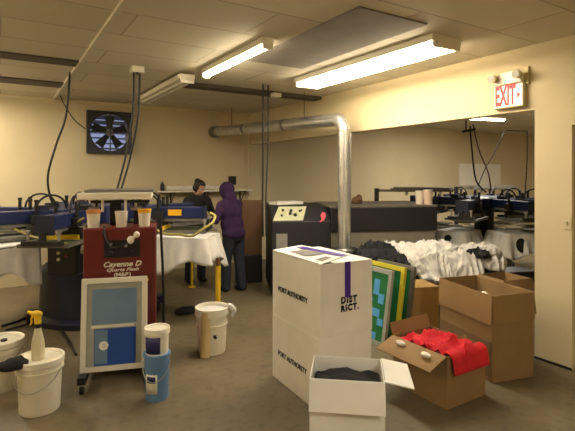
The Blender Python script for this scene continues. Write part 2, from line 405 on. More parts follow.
# ---------------------------------------------------------------- EXIT sign, switch, outlet on the pier/header
sy = (RIGHT - 0.02)
def onright(px): q = at(px, 1); return RIGHT * q.y / q.x, RIGHT / q.x      # Y and depth on the right wall
y_n, z_n = onright(527); y_f, z_f = onright(497)
zb = hgt(108.5, (z_n + z_f) / 2); zt = hgt(85, (z_n + z_f) / 2)
t = thing('exit_sign', 'white EXIT sign with two emergency lamps above the opening corner', 'sign', (RIGHT, (y_n + y_f) / 2, zb))
W2 = (y_f - y_n) / 2; HH = zt - zb
obj('housing', MB().bx(-0.055, 0, -W2, W2, 0, HH), 'olive', t, bevel=0.008)
obj('face', MB().bx(-0.062, -0.0553, -W2 + 0.012, W2 - 0.012, 0.012, HH - 0.012), 'exitface', t)
text('exit_lettering', 'EXIT', 0.27, 'exitred', t, frame_m((-0.063, 0.03, HH * 0.5), (0, -1, 0), (0, 0, 1)), sx=W2 * 1.45 / 0.58, bold=0.009)
obj('arrow', MB().prism([(0, 0.03), (0.035, 0), (0, -0.03)], -0.001, 0.001, lambda v: Vector((-0.063 + v.z, -W2 + 0.062 - v.x, HH * 0.5 + v.y))), 'exitred', t)
hd = MB().prism([(-W2 * 0.9, 0), (W2 * 0.9, 0), (W2 * 0.9, 0.085), (W2 * 0.45, 0.125), (-W2 * 0.45, 0.125), (-W2 * 0.9, 0.085)], 0, 0.075, lambda v: Vector((-v.z, v.x, HH + v.y)))
obj('battery_housing', hd, 'white', t, bevel=0.01)
obj('back_plate', MB().bx(-0.03, 0, -W2 - 0.03, W2, HH - 0.02, HH + 0.15), 'olive', t)
for s in (-1, 1):
    l = obj('lamp_head', MB().lathe([(0.0, -0.03), (0.032, -0.02), (0.045, 0.03), (0.045, 0.04), (0.0, 0.04)], (-0.1, s * W2 * 0.82, HH + 0.07), 18, rot=Matrix.Rotation(R_(-90), 3, 'Y')), 'olive', t, smooth=True)
    obj('lens', MB().cyl((-0.1405, s * W2 * 0.82, HH + 0.07), (-0.147, s * W2 * 0.82, HH + 0.07), 0.036), 'galvd', l)
yy, zz = onright(567.5)
t = thing('light_switch', 'ivory switch plate on the wall pier', 'switch', (RIGHT, yy, hgt(223, zz)))
obj('plate', MB().bx(-0.008, 0, -0.036, 0.036, -0.058, 0.058), 'wall', t, bevel=0.003)
obj('toggle', MB().bx(-0.018, -0.008, -0.006, 0.006, -0.014, 0.014), 'olive', t)

# ---------------------------------------------------------------- galvanised duct
ZP = 6.3; pb = at(344.5, ZP); pr = 6.6 * ZP / FOC
if pb.x > RIGHT - 0.13: pb = pb * ((RIGHT - 0.13) / pb.x)
zd = pb.dot(FW); pt = hgt(119, zd); pz0 = hgt(252, zd)
q = at(213, 1); pe = Vector((BACK * q.x / q.y, BACK, hgt(132, BACK / q.y)))
t = thing('exhaust_duct', 'shiny galvanised duct rising before the dryer and bending back to the rear wall', 'duct', (pb.x, pb.y, 0))
def L_(p): return Vector(p) - Vector((pb.x, pb.y, 0))
top = L_((pb.x, pb.y, pt)); far = L_(pe); hd_ = (far - top).normalized()
obj('riser', MB().cyl((0, 0, pz0), (0, 0, pt - 0.16), pr, n=28), 'galv', t, smooth=True)
el = []
for i in range(9):
    a = R_(90 * i / 8); el.append(Vector((0, 0, pt - 0.16)) + Vector((0, 0, 0.16)) * math.sin(a) + hd_ * 0.16 * (1 - math.cos(a)))
obj('elbow', MB().tube(el, pr * 1.05, 28), 'galv', t, smooth=True)
obj('horizontal_run', MB().cyl(el[-1], far - hd_ * 0.02, pr, n=28), 'galv', t, smooth=True)
for f in (0.33, 0.66): obj('seam_collar', MB().cyl(el[-1].lerp(far, f), el[-1].lerp(far, f) + hd_ * 0.05, pr * 1.05, n=28), 'galvd', t, smooth=True)
obj('seam_collar', MB().cyl((0, 0, pt - 0.24), (0, 0, pt - 0.17), pr * 1.07, n=28), 'galv', t, smooth=True)
obj('wall_collar', MB().cyl(far - hd_ * 0.16, far - hd_ * 0.02, pr * 1.22, n=28), 'galvd', t, smooth=True)
obj('base_flange', MB().lathe([(pr * 1.0, pz0), (pr * 1.35, pz0), (pr * 1.35, pz0 + 0.03), (pr * 1.02, pz0 + 0.05)]), 'galv', t, smooth=True)
for f in (0.2, 0.8):
    p_ = el[-1].lerp(far, f); obj('hanger_strap', MB().cyl(p_ + Vector((0, 0, pr)), Vector((p_.x, p_.y, CEIL)), 0.006), 'dark', t)

# ---------------------------------------------------------------- conveyor dryer
DA = R_(-24); dx = Vector((math.cos(DA), math.sin(DA), 0)); dy = Vector((-math.sin(DA), math.cos(DA), 0))
d0 = at(272, 6.55)
# keep the duct clear of the dryer front
DW = run(d0, dx, 437.5); DH = 1.30
t = thing('conveyor_dryer', 'long black conveyor dryer with control console, standing through the opening', 'dryer', d0, DA)
CW = run(d0, dx, 331); DD = 1.15
z0 = hgt(232, 6.7); z1 = hgt(252, 6.7)
obj('hood', MB().bx(CW, DW, 0, DD, z0, DH - 0.03), 'dryer', t, bevel=0.012)
obj('lid', MB().bx(CW - 0.02, DW + 0.01, 0.01, DD, DH - 0.03, DH), 'dryertop', t, bevel=0.006)
obj('lower_panel', MB().bx(CW, DW - 0.02, 0.03, DD - 0.02, z1, z0), 'belt', t)
obj('conveyor_belt', MB().bx(CW, DW + 0.12, 0.12, DD - 0.12, z1 - 0.08, z1 - 0.002), 'dark', t)
ex = (pb - d0).dot(dx)
obj('blower_housing', MB().bx(ex - 0.28, ex + 0.28, -0.34, 0.03, 0.3, pz0 - 0.001), 'dark', t, bevel=0.01)
obj('understructure', MB().bx(CW, DW, 0.06, DD - 0.06, 0.12, z1 - 0.08), 'black', t)
for xx in (CW + 0.1, DW - 0.1):
    for yy in (0.12, DD - 0.12): obj('foot', MB().cyl((xx, yy, 0), (xx, yy, 0.12), 0.035), 'dark', t)
# console end: sloped top panel
prof = [(0.0, 0.06), (0.0, DH - 0.22), (0.30, DH - 0.02), (DD - 0.2, DH), (DD - 0.2, 0.06)]
c = MB(); nn = len(prof)
c.add([(0, y, z) for y, z in prof] + [(CW, y, z) for y, z in prof], [tuple(range(nn)), tuple(range(2 * nn - 1, nn - 1, -1))] + [(i, nn + i, nn + (i + 1) % nn, (i + 1) % nn) for i in range(nn)])
cab = obj('console_cabinet', c, 'dryer', t, bevel=0.01)
sl = Vector((0, 0.30, 0.20)).normalized(); nr = Vector((0, -0.2, 0.3)).normalized()
rot = Matrix((Vector((1, 0, 0)), sl, nr)).transposed()
cc = Vector((0.28, 0.15, DH - 0.12)) + nr * 0.006
obj('console_panel', MB().prism([(-0.27, -0.165), (0.17, -0.165), (0.27, 0.165), (-0.15, 0.165)], -0.007, 0.007, lambda v: cc + rot @ v), 'console', t, bevel=0.004)
for (a, b, r) in ((-0.12, 0.06, 0.016), (0.0, 0.05, 0.02), (0.05, -0.05, 0.026), (-0.02, -0.02, 0.024), (0.13, 0.04, 0.016), (0.16, 0.06, 0.012), (-0.15, -0.06, 0.014)):
    p_ = cc + rot @ Vector((a + 0.02, b, 0)); obj('control_knob', MB().cyl(p_ + nr * 0.006, p_ + nr * 0.028, r, n=12), 'black', t)
obj('rating_plate', MB().bx(0.06, 0.22, -0.006, 0.0, hgt(252, 6.55), hgt(234, 6.55)), 'greyink', t)
obj('vent_grille', MB().bx(CW - 0.16, CW - 0.06, -0.006, 0, hgt(236, 6.6), hgt(224, 6.6)), 'dark', t)
sx_ = run(d0, dx, 322.5)
stk = MB().prism([(0, 0.075), (0.042, 0.06), (0.05, 0.015), (0.022, -0.05), (-0.045, -0.075), (-0.015, -0.025), (-0.032, 0.025)], 0, 0.006, lambda v: Vector((sx_ + v.x, -v.z, hgt(217, 6.65) + v.y)))
plabel(obj('sticker', stk, 'pink', t), 'pink sticker on the console end')
# ink tubs on the dryer
def tub(px, z, h, r, hh, name, label, body='tub', topm=None, group=None):
    p_ = at(px, z, h); k = thing(name, label, 'container', p_, 0, group)
    obj('cup', MB().lathe([(r * 0.86, 0), (r, hh - 0.01), (r * 1.04, hh - 0.008), (r * 1.04, hh), (r * 0.95, hh), (r * 0.82, 0.01), (0, 0.01)], n=24), body, k, smooth=True)
    if topm: obj('ink_rim', MB().lathe([(r * 1.0, hh - 0.035), (r * 1.05, hh - 0.012), (r * 1.06, hh + 0.002), (r * 0.97, hh + 0.004), (r * 0.93, hh - 0.01), (0.0, hh - 0.012)], n=24), topm, k, smooth=True)
    else: obj('lid', MB().lathe([(0, hh - 0.002), (r * 1.05, hh - 0.002), (r * 1.05, hh + 0.006), (0, hh + 0.008)], n=24), 'tub', k, smooth=True)
    return k
zt_ = 6.9
tub(419.5, 7.15, DH, 0.066, 0.2, 'ink_tub', 'white ink tub on the right end of the dryer')
tub(428, 7.05, DH, 0.072, 0.22, 'ink_tub', 'peach stained ink tub on the right end of the dryer', 'peach')
tag(obj('paper_stack', MB().box((0, 0, 0.02), (0.5, 0.22, 0.04), Matrix.Rotation(0.1, 3, 'Z')).xf(Matrix.Translation(d0 + dx * 0.28 + dy * 0.55 + Vector((0, 0, DH - 0.002)))), 'paper'), 'loose white papers lying on top of the dryer console', 'papers')
tag(obj('rag', MB().ell((0, 0, 0.05), (0.1, 0.07, 0.07)).ell((0.06, 0.02, 0.09), (0.05, 0.05, 0.06)).xf(Matrix.Translation(at(357, 7.25, DH - 0.005))), 'wood', smooth=True), 'crumpled brown rag on the back of the dryer beside the duct', 'rag')

# brown board and dark cart behind the worker in purple
t = thing('brown_panel', 'tall brown board standing behind the worker in purple', 'board', at(256, 7.5), R_(-20))
obj('sheet', MB().bx(-0.30, 0.1, 0, 0.03, 0.45, 1.34), 'wood', t, bevel=0.004)
obj('stand', MB().bx(-0.32, 0.1, -0.02, 0.22, 0.0, 0.45), 'black', t, bevel=0.01)

# ---------------------------------------------------------------- carousel presses
def press(label, loc, arm_rot, plat_rot, n, R, heads, platens, yellow=(), label_arm=None, foot_rot=0.0, pz=0.0, big=1.0, box=None, turn={}):
    V_ = lambda *a: Vector(a)
    t = thing('carousel_press', label, 'screen printing press', loc, 0)
    obj('base_drum', MB().lathe([(0.5 * big, 0), (0.5 * big, 0.06), (0.46 * big, 0.1), (0.45 * big, 0.62), (0.38 * big, 0.7), (0, 0.7)], n=24), 'navy', t, smooth=True)
    for k in range(4):
        a = foot_rot + k * PI / 2
        obj('foot', MB().box((0.62 * math.cos(a), 0.62 * math.sin(a), 0.06), (0.4, 0.14, 0.1), Matrix.Rotation(a, 3, 'Z')), 'navy', t, bevel=0.008)
    obj('column', MB().cyl((0, 0, 0.7), (0, 0, 1.2), 0.17, n=20), 'dark', t, smooth=True)
    obj('index_plate', MB().lathe([(0.42, 0.86 + pz), (0.46, 0.87 + pz), (0.46, 0.94 + pz), (0.4, 0.95 + pz), (0, 0.95 + pz)], n=32), 'dark', t, smooth=True)
    obj('upper_hub', MB().lathe([(0.34, 1.15), (0.42, 1.17), (0.42, 1.345), (0.36, 1.37), (0, 1.37)], n=8), 'blue', t)
    for k in platens:
        a = plat_rot + k * 2 * PI / n + turn.get(k, 0.0); r = Matrix.Rotation(a, 3, 'Z'); P = lambda x, y, z: r @ Vector((x, y, z))
        obj('platen_arm', MB().box(P((0.4 + R - 0.1) / 2, 0, 0.955 + pz), (R - 0.5, 0.07, 0.05), r), 'steel', t)
        pl = MB()
        w_ = 0.2; pts = [(R - 0.62, -w_ * 0.8), (R - 0.56, -w_), (R - 0.05, -w_), (R, -w_ * 0.75), (R, w_ * 0.75), (R - 0.05, w_), (R - 0.56, w_), (R - 0.62, w_ * 0.8)]
        pl.prism(pts, 0.985 + pz, 1.005 + pz, lambda v: r @ v)
        q = obj('platen', pl, 'platen', t)
        obj('platen_bracket', MB().box(P(R - 0.35, 0, 0.982 + pz), (0.34, 0.12, 0.004), r), 'steel', q)
    for k in heads:
        a = arm_rot + k * 2 * PI / n; r = Matrix.Rotation(a, 3, 'Z'); P = lambda x, y, z: r @ Vector((x, y, z))
        arm = obj('print_arm', MB().box(P(0.85, 0, 1.27), (0.98, 0.17, 0.14), r), 'blue', t, bevel=0.008)
        obj('track_rail', MB().box(P(0.86, 0, 1.178), (0.94, 0.1, 0.035), r), 'steel', arm)
        obj('end_plate', MB().box(P(1.345, 0, 1.25), (0.02, 0.19, 0.2), r), 'navy', arm)
        cx = 0.78 + 0.3 * ((k * 7) % 5) / 5
        obj('print_carriage', MB().box(P(cx, 0, 1.24), (0.13, 0.3, 0.1), r).box(P(cx, 0, 1.12), (0.05, 0.36, 0.12), r), 'dark', arm, bevel=0.005)
        for s in (-1, 1): obj('air_cylinder', MB().cyl(P(cx, s * 0.115, 1.12), P(cx, s * 0.115, 1.44), 0.02, n=12).cyl(P(cx, s * 0.115, 1.44), P(cx, s * 0.115, 1.465), 0.026, n=12), 'black', arm, smooth=True)
        obj('squeegee', MB().box(P(cx + 0.07, 0, 1.085), (0.02, 0.34, 0.05), r), 'yellow' if k in yellow else 'platen', arm)
        obj('air_hose', MB().tube(arc(P(cx - 0.02, 0.03, 1.34), P(cx - 0.38, -0.03, 1.34), 0.17), 0.013), 'rubber', arm, smooth=True)
        fr = MB()
        for s in (-1, 1):
            fr.box(P(1.06, s * 0.235, 1.05), (0.66, 0.035, 0.035), r); fr.box(P(1.06 + s * 0.312, 0, 1.05), (0.035, 0.435, 0.035), r)
        f = obj('print_screen', fr, 'screenframe', arm)
        obj('mesh', MB().box(P(1.06, 0, 1.038), (0.6, 0.44, 0.004), r), 'galvd' if k % 2 else 'greenhose', f)
        for e in (0.735, 1.385): obj('screen_clamp', MB().box(P(e, 0, 1.075), (0.05, 0.4, 0.045), r).box(P(e, 0, 1.13), (0.03, 0.06, 0.1), r), 'dark', arm)
        for s in (-1, 1): obj('adjust_knob', MB().cyl(P(1.37, s * 0.15, 1.06), P(1.37, s * 0.15, 1.17), 0.014, n=10).cyl(P(1.37, s * 0.15, 1.17), P(1.37, s * 0.15, 1.2), 0.026, n=12), 'steel', arm, smooth=True)
        obj('valve_block', MB().box(P(0.5 + 0.1 * (k % 3), 0.03, 1.365), (0.14, 0.1, 0.06), r), 'navy' if k % 2 else 'black', arm, bevel=0.004)
        if k == label_arm:
            plabel(obj('sticker', MB().box(P(0.98, -0.088, 1.275), (0.17, 0.006, 0.075), r), 'yelink', arm), 'yellow warning sticker')
    if box:
        bp_ = V_(box[0], box[1], 0); a = math.atan2(bp_.y, bp_.x) + PI / 2; r = Matrix.Rotation(a, 3, 'Z')
        cb_ = obj('control_box', MB().box((bp_.x, bp_.y, 0.86), (0.3, 0.2, 0.34), r), 'black', t, bevel=0.008)
        obj('box_bracket', MB().tube([(bp_.x * 0.45, bp_.y * 0.45, 0.9), (bp_.x * 0.9, bp_.y * 0.9, 0.9)], 0.03), 'dark', t)
        for i, (x_, z_) in enumerate(((-0.03, 0.07), (-0.03, 0.0), (0.05, 0.04))):
            p_ = r @ Vector((x_, -0.1, 0)) + Vector((bp_.x, bp_.y, 0.86 + z_)); q_ = r @ Vector((0, -0.014, 0))
            obj('button', MB().cyl(p_, p_ + q_, 0.018, n=12), 'pail' if i < 2 else 'maroon', cb_)
    return t
def drape(label, base, a, r0, r1, w, h, hang, seed, neck=False, group=None, rough=1.0, name='t_shirt', zt=1.008, m='cotton'):
    """a loose cloth over a platen: top sheet with a rippled skirt round three sides"""
    rnd = random.Random(seed); r = Matrix.Rotation(a, 3, 'Z')
    per = []; nrm = []
    def seg(x0, y0, x1, y1, k, nx, ny):
        for i in range(k):
            f = i / k; per.append((x0 + (x1 - x0) * f, y0 + (y1 - y0) * f)); nrm.append((nx, ny))
    seg(r0, -w, r1 - 0.06, -w, 18, 0, -1)
    for i in range(6):
        t_ = i / 6 * PI / 2; per.append((r1 - 0.06 + 0.06 * math.sin(t_), -w + 0.06 - 0.06 * math.cos(t_))); nrm.append((math.sin(t_), -math.cos(t_)))
    seg(r1, -w + 0.06, r1, w - 0.06, 14, 1, 0)
    for i in range(6):
        t_ = i / 6 * PI / 2; per.append((r1 - 0.06 + 0.06 * math.cos(t_), w - 0.06 + 0.06 * math.sin(t_))); nrm.append((math.cos(t_), math.sin(t_)))
    seg(r1 - 0.06, w, r0, w, 18, 0, 1); per.append((r0, w)); nrm.append((0, 1))
    n = len(per); mb = MB(); vs = []; nv = 9
    ph = [rnd.uniform(0, 6) for _ in range(4)]
    for i in range(n):
        s = i * 0.42
        hg = hang * (0.78 + 0.16 * math.sin(s * 0.35 + ph[0]) + 0.1 * math.sin(s * 0.9 + ph[1]))
        for j in range(nv + 1):
            f = j / nv
            out = 0.006 + rough * (0.05 * f + 0.035 * f * (1 + math.sin(s * 1.5 + ph[2]) * 0.9 + 0.5 * math.sin(s * 3.1 + ph[3])))
            x, y = per[i]; nx, ny = nrm[i]
            vs.append(r @ Vector((x + nx * out, y + ny * out, zt + 0.006 - (0.004 if j else 0) - hg * f)))
    fs = [(i * (nv + 1) + j, (i + 1) * (nv + 1) + j, (i + 1) * (nv + 1) + j + 1, i * (nv + 1) + j + 1) for i in range(n - 1) for j in range(nv)]
    mb.add(vs, fs)
    # top sheet as rungs between the two long sides
    m_ = n // 2
    tv = []
    for i in range(m_):
        a0 = vs[i * (nv + 1)]; b0 = vs[(n - 1 - i) * (nv + 1)]
        for j in range(9):
            q = a0.lerp(b0, j / 8); e = 4 * (j / 8) * (1 - j / 8)
            tv.append(q + Vector((0, 0, 0.012 * e * rough * (0.7 + 0.6 * noise.noise(q * 9 + Vector((seed, 0, 0)))))))
    mb.add(tv, [(i * 9 + j, (i + 1) * 9 + j, (i + 1) * 9 + j + 1, i * 9 + j + 1) for i in range(m_ - 1) for j in range(8)])
    mb.v = [p + Vector(base) for p in mb.v]
    o = obj(name, mb, m, smooth=True, solid=0.004)
    tag(o, label, 't-shirt', group)
    if neck:
        nk = MB(); cx_ = (r0 + r1) / 2
        nk.lathe([(0, 0), (0.10, 0), (0.11, 0.003), (0, 0.004)], (0, 0, 0), 24, sy=0.75)
        # the open neck hangs on the outer skirt, dark inside
        q = r @ Vector((r1 + 0.055, 0.0, zt - hang * 0.42)); tilt = Matrix.Rotation(a, 3, 'Z') @ Matrix.Rotation(R_(78), 3, 'Y')
        nk.v = [tilt @ p + q + Vector(base) for p in nk.v]
        plabel(obj('neck_opening', nk, 'black', o), 'dark neck opening')
    return o
PC = at(100, 5.9); ROT = -R_(32)
rA = ROT; rP = ROT - R_(22)
press('blue carousel printing press on the left behind the maroon cabinet', PC, rA, rP, 8, 1.5, (0, 1, 2, 3, 4, 5, 6), range(8), yellow=(0, 6), label_arm=0, big=1.5, box=tuple(at(66, 4.95) - PC)[:2], turn={6: -R_(9), 0: R_(10)})
drape('white t-shirt hanging over the nearest platen at the left edge', PC, rP + 6 * PI / 4 - R_(9), 0.9, 1.52, 0.19, 0.6, 0.52, 5, rough=0.5, m='cottonlift')
drape('white t-shirt hanging over the platen beside the worker in purple', PC, rP + R_(10), 0.86, 1.53, 0.27, 0.6, 0.42, 8)
PR = at(484, 8.3)
press('blue carousel printing press in the room beyond the opening', PR, ROT + R_(8), R_(12), 8, 1.3, (0, 1, 2, 3, 5, 6, 7), range(8), yellow=(2,), pz=-0.17)
drape('white t-shirt with open neck on a left platen of the far press', PR, R_(12) + PI, 0.72, 1.32, 0.24, 0.6, 0.36, 21, neck=True, zt=0.838)
drape('white t-shirt with open neck on a right platen of the far press', PR, R_(12) + 5 * PI / 4, 0.72, 1.32, 0.24, 0.6, 0.36, 27, neck=True, zt=0.838)

# hanging cables and hoses
def cable(label, pts, r, m='rubber', name='hanging_cable', cat='cable', group=None):
    return tag(obj(name, MB().tube(bez(pts, 8), r), m, smooth=True), label, cat, group)
cable('single black cable hanging from the ceiling to the left press', [at(70, 5.6, CEIL), at(66, 5.6, hgt(115, 5.6)), at(56, 5.6, hgt(145, 5.6)), at(48, 5.6, hgt(175, 5.6)), at(50, 5.65, hgt(196, 5.65)), at(55, 5.75, hgt(207, 5.75))], 0.013)
cable('left of two black cables hanging past the exhaust fan', [at(134, 5.3, CEIL), at(133, 5.3, hgt(110, 5.3)), at(127, 5.3, hgt(150, 5.3)), at(117, 5.2, hgt(190, 5.2))], 0.012)
cable('right of two black cables hanging past the exhaust fan', [at(140, 5.35, CEIL), at(138, 5.35, hgt(115, 5.35)), at(130, 5.35, hgt(158, 5.35)), at(121, 5.25, hgt(190, 5.25))], 0.012)
jb = thing('ceiling_box', 'white ceiling box where the two cables by the fan come down', 'electrical box', at(137, 5.32, CEIL))
obj('body', MB().box((0, 0, -0.035), (0.14, 0.12, 0.07)), 'white', jb, bevel=0.006)
obj('cable_gland', MB().cyl((0.0, -0.03, -0.07), (0.0, -0.03, -0.095), 0.022), 'dark', jb)
cable('left of two black cables hanging in front of the dryer', [at(263, 6.35, CEIL), at(263, 6.35, 2.2), at(262.5, 6.35, 1.5), at(263, 6.35, 0.9)], 0.014)
cable('right of two black cables hanging in front of the dryer', [at(268, 6.4, CEIL), at(268, 6.4, 2.2), at(266, 6.38, 1.5), at(266, 6.4, 0.9)], 0.010)
cable('black cable hanging to the far press, left of the red one', [at(470, 7.9, hgt(126, 7.9)), at(472, 7.9, hgt(150, 7.9)), at(476, 7.9, hgt(180, 7.9)), at(486, 8.0, hgt(192, 8.0))], 0.014)
cable('dull red hose hanging to the far press', [at(473, 8.0, hgt(124, 8.0)), at(479, 8.0, hgt(150, 8.0)), at(488, 8.0, hgt(172, 8.0)), at(491, 8.1, hgt(190, 8.1))], 0.012, 'maroon', 'hanging_hose', 'hose')
cable('thin dark cable slanting from the far ceiling to the far press', [at(505, 8.6, hgt(130, 8.6)), at(495, 8.4, hgt(152, 8.4)), at(486, 8.2, hgt(167, 8.2)), at(478, 8.1, hgt(186, 8.1))], 0.008)
cable('straight dark cable hanging at the right edge of the opening', [at(527, 8.3, hgt(131, 8.3)), at(527, 8.3, hgt(160, 8.3)), at(525, 8.2, hgt(196, 8.2))], 0.01)
cable('thin dark wire stretched under the far ceiling', [at(506, 8.6, hgt(130, 8.6)), at(516, 8.5, hgt(131, 8.5)), at(527, 8.3, hgt(131, 8.3))], 0.008)
for px, z in ((470, 7.9),):
    b_ = thing('ceiling_hook', 'dark bracket below the far ceiling where cables drop', 'bracket', at(466, 7.95, CEIL))
    hh_ = hgt(132, 7.95) - CEIL
    obj('rod', MB().cyl((0, 0, 0), (0, 0, hh_), 0.012), 'dark', b_)
    obj('bar', MB().cyl((-0.09, 0, hh_), (0.14, -0.08, hh_ + 0.05), 0.02), 'dark', b_)
p_ = at(514, 8.5, CEIL)
cable('pale yellow air hose slanting across the left press', [at(84, 4.95, hgt(218, 4.95)), at(70, 4.95, hgt(226, 4.95)), at(55, 5.0, hgt(235, 5.0)), at(38, 5.05, hgt(238, 5.05)), at(14, 5.1, hgt(229, 5.1))], 0.012, 'yelhose', 'air_hose', 'hose')
cable('yellow air hose lying along the platens before the woman in black', [at(154, 4.9, hgt(229, 4.9)), at(166, 4.9, hgt(234, 4.9)), at(180, 4.9, hgt(234.5, 4.9)), at(192, 4.9, hgt(236, 4.9)), at(203, 4.95, hgt(229, 4.95)), at(212, 5.0, hgt(223, 5.0)), at(215, 5.1, hgt(216, 5.1)), at(210, 5.15, hgt(213, 5.15))], 0.014, 'yelhose', 'air_hose', 'hose')

# poster on the far wall, bench of the far room
q0 = at(459, 1); q1 = at(500, 1); xa = BACK * q0.x / q0.y; xb = BACK * q1.x / q1.y
tag(obj('notice_board', MB().bx(xa, xb, BACK - 0.02, BACK - 0.0002, hgt(186, 12.3), hgt(163, 12.3)), 'paper'), 'pale blank board on the wall of the room beyond', 'board')
# flash heater over the far press
def flash_head(label, p, rz, wd, dp, h):
    t = thing('flash_heater', label, 'flash dryer', p, rz)
    obj('heater_hood', MB().box((0, 0, h), (wd, dp, 0.05)).box((0, 0, h + 0.035), (wd * 0.9, dp * 0.9, 0.03)), 'galvd', t, bevel=0.006)
    for s in (-1, 1): obj('clamp', MB().cyl((s * wd * 0.3, -dp * 0.3, h - 0.02), (s * wd * 0.3, -dp * 0.3, h - 0.09), 0.025), 'steel', t, smooth=True)
    ox = -wd * 0.5 - 0.3
    obj('post', MB().box((ox, 0, h / 2 + 0.04), (0.07, 0.07, h - 0.02)), 'dark', t)
    obj('support_arm', MB().bx(ox, wd * 0.4, -0.025, 0.025, h - 0.03, h + 0.01), 'galvd', t)
    obj('base_bar', MB().box((ox, 0, 0.025), (0.4, 0.6, 0.05)), 'dark', t, bevel=0.005)
    return t
flash_head('grey flash heater hood standing left of the far press', at(421, 8.2), ROT, 0.98, 0.5, hgt(190, 8.2))
flash_head('grey flash heater hood standing behind the far press', at(492, 10.3), ROT, 1.0, 0.5, hgt(188, 10.3))

# ---------------------------------------------------------------- maroon flash cabinet
FZ = 3.9; fr_ = R_(-17); fd = Vector((math.cos(fr_), math.sin(fr_), 0))
f0 = at(83, FZ); FWD = run(f0, fd, 156); FH = hgt(229, FZ)
t = thing('flash_cabinet', 'maroon wheeled flash dryer cabinet with a white heater bar on top', 'flash dryer', f0, fr_)
obj('cabinet', MB().bx(0, FWD, 0, 0.42, 0.14, FH), 'maroon', t, bevel=0.012)
for xx in (0.03, FWD - 0.03):
    obj('base_leg', MB().bx(xx - 0.03, xx + 0.03, -0.28, 0.6, 0.085, 0.139), 'dark', t)
    for yy in (-0.24, 0.56):
        c_ = obj('caster', MB().cyl((xx - 0.016, yy, 0.035), (xx + 0.016, yy, 0.035), 0.035, n=18), 'rubber', t, smooth=True)
        obj('caster_fork', MB().bx(xx - 0.022, xx + 0.022, yy - 0.016, yy + 0.016, 0.055, 0.085), 'steel', c_)
def fx(px): return run(f0, fd, px)
zc0, zc1 = hgt(259, FZ), hgt(241, FZ)
cp = obj('control_panel', MB().bx(fx(104), fx(140), -0.006, 0, zc0, zc1), 'black', t)
for px, py, r in ((111, 254, 0.016), (121, 254, 0.016), (132, 254, 0.016), (111, 245, 0.012), (126, 247, 0.012)):
    obj('knob', MB().cyl((fx(px), -0.006, hgt(py, FZ)), (fx(px), -0.03, hgt(py, FZ)), r, n=14), 'dark' if py > 250 else 'steel', cp, smooth=True)
tm = lambda px, py: frame_m((fx(px), -0.0016, hgt(py, FZ)), (1, 0, 0), (0, 0, 1))
text('lettering', 'Cayenne D', 0.062, 'pail', t, tm(122, 266), shear=0.3, bold=0.0016, fit=fx(141) - fx(103))
text('lettering', 'Quartz Flash', 0.036, 'pail', t, tm(122.5, 271.6), shear=0.3, bold=0.001, fit=fx(139) - fx(107))
text('lettering', '(M&R)', 0.042, 'pail', t, tm(122.5, 276.6), bold=0.0016, fit=fx(131) - fx(114))
obj('trim_line', MB().bx(fx(114), fx(131), -0.002, 0, hgt(280.6, FZ), hgt(279.6, FZ)), 'pail', t)
plabel(obj('lock', MB().cyl((fx(147), 0, hgt(283, FZ)), (fx(147), -0.02, hgt(283, FZ)), 0.014), 'yellow', t), 'brass lock')
# heater bar above and behind
hz = hgt(195, FZ + 0.2)
hb = obj('heater_hood', MB().bx(-0.07, FWD - 0.04, 0.12, 0.7, hz - 0.04, hz + 0.02), 'white', t, bevel=0.006)
obj('hood_top', MB().bx(-0.02, FWD - 0.03, 0.18, 0.66, hz + 0.02, hz + 0.045), 'galvd', hb, bevel=0.004)
for px in (90, 134):
    x_ = fx(px); obj('post', MB().bx(x_ - 0.022, x_ + 0.022, 0.3, 0.345, FH, hz - 0.035), 'black', t)
    obj('clamp', MB().cyl((x_ - 0.045, 0.24, hz - 0.13), (x_ + 0.045, 0.24, hz - 0.13), 0.022).cyl((x_, 0.24, hz - 0.13), (x_, 0.24, hz - 0.04), 0.014), 'steel', t, smooth=True)
for px in (100, 124): obj('rod', MB().cyl((fx(px), 0.17, hz - 0.15), (fx(px), 0.17, hz - 0.04), 0.012), 'pail', t, smooth=True)
obj('cross_rail', MB().bx(0.03, FWD - 0.06, 0.2, 0.225, hz - 0.075, hz - 0.05), 'black', t)
obj('handle', MB().tube([(fx(78), 0.14, hz - 0.05), (fx(76), 0.0, hz - 0.06), (fx(76), -0.02, hz - 0.1)], 0.014), 'black', t, smooth=True)
obj('centre_block', MB().bx(fx(106), fx(118), 0.26, 0.4, FH, hz - 0.08), 'dark', t, bevel=0.01)
# cups on the cabinet
def cup(px, label, body, topm, r=0.058, h=0.152):
    p_ = f0 + fd * (fx(px)) + Vector((-fd.y, fd.x, 0)) * 0.09; p_.z = FH
    k = thing('ink_cup', label, 'cup', p_, 0, 'ink cups on the maroon cabinet')
    obj('cup', MB().lathe([(r * 0.8, 0.001), (r, h - 0.01), (r * 1.05, h - 0.008), (r * 1.05, h), (r * 0.96, h), (r * 0.76, 0.01), (0, 0.01)], n=24), body, k, smooth=True)
    if topm: obj('ink_stain', MB().lathe([(r * 0.985, h - 0.03), (r * 1.06, h - 0.012), (r * 1.06, h + 0.002), (r * 0.95, h + 0.002), (r * 0.92, h - 0.012), (0, h - 0.014)], n=24), topm, k, smooth=True)
cup(92, 'white cup with orange stained rim, left on the maroon cabinet', 'tub', 'orange')
cup(120.5, 'plain white cup in the middle of the maroon cabinet top', 'tub', None, 0.054, 0.138)
cup(144, 'white cup with yellow ink rim, right on the maroon cabinet', 'tub', 'yelink', 0.056)
cord = obj('cord', MB().tube(bez([(fx(104), 0.03, FH + 0.012), (fx(105), -0.035, FH - 0.06), (fx(112), -0.05, FH - 0.16), (fx(124), -0.05, FH - 0.14), (fx(133), -0.045, FH - 0.07)]), 0.011), 'rubber', t, smooth=True)
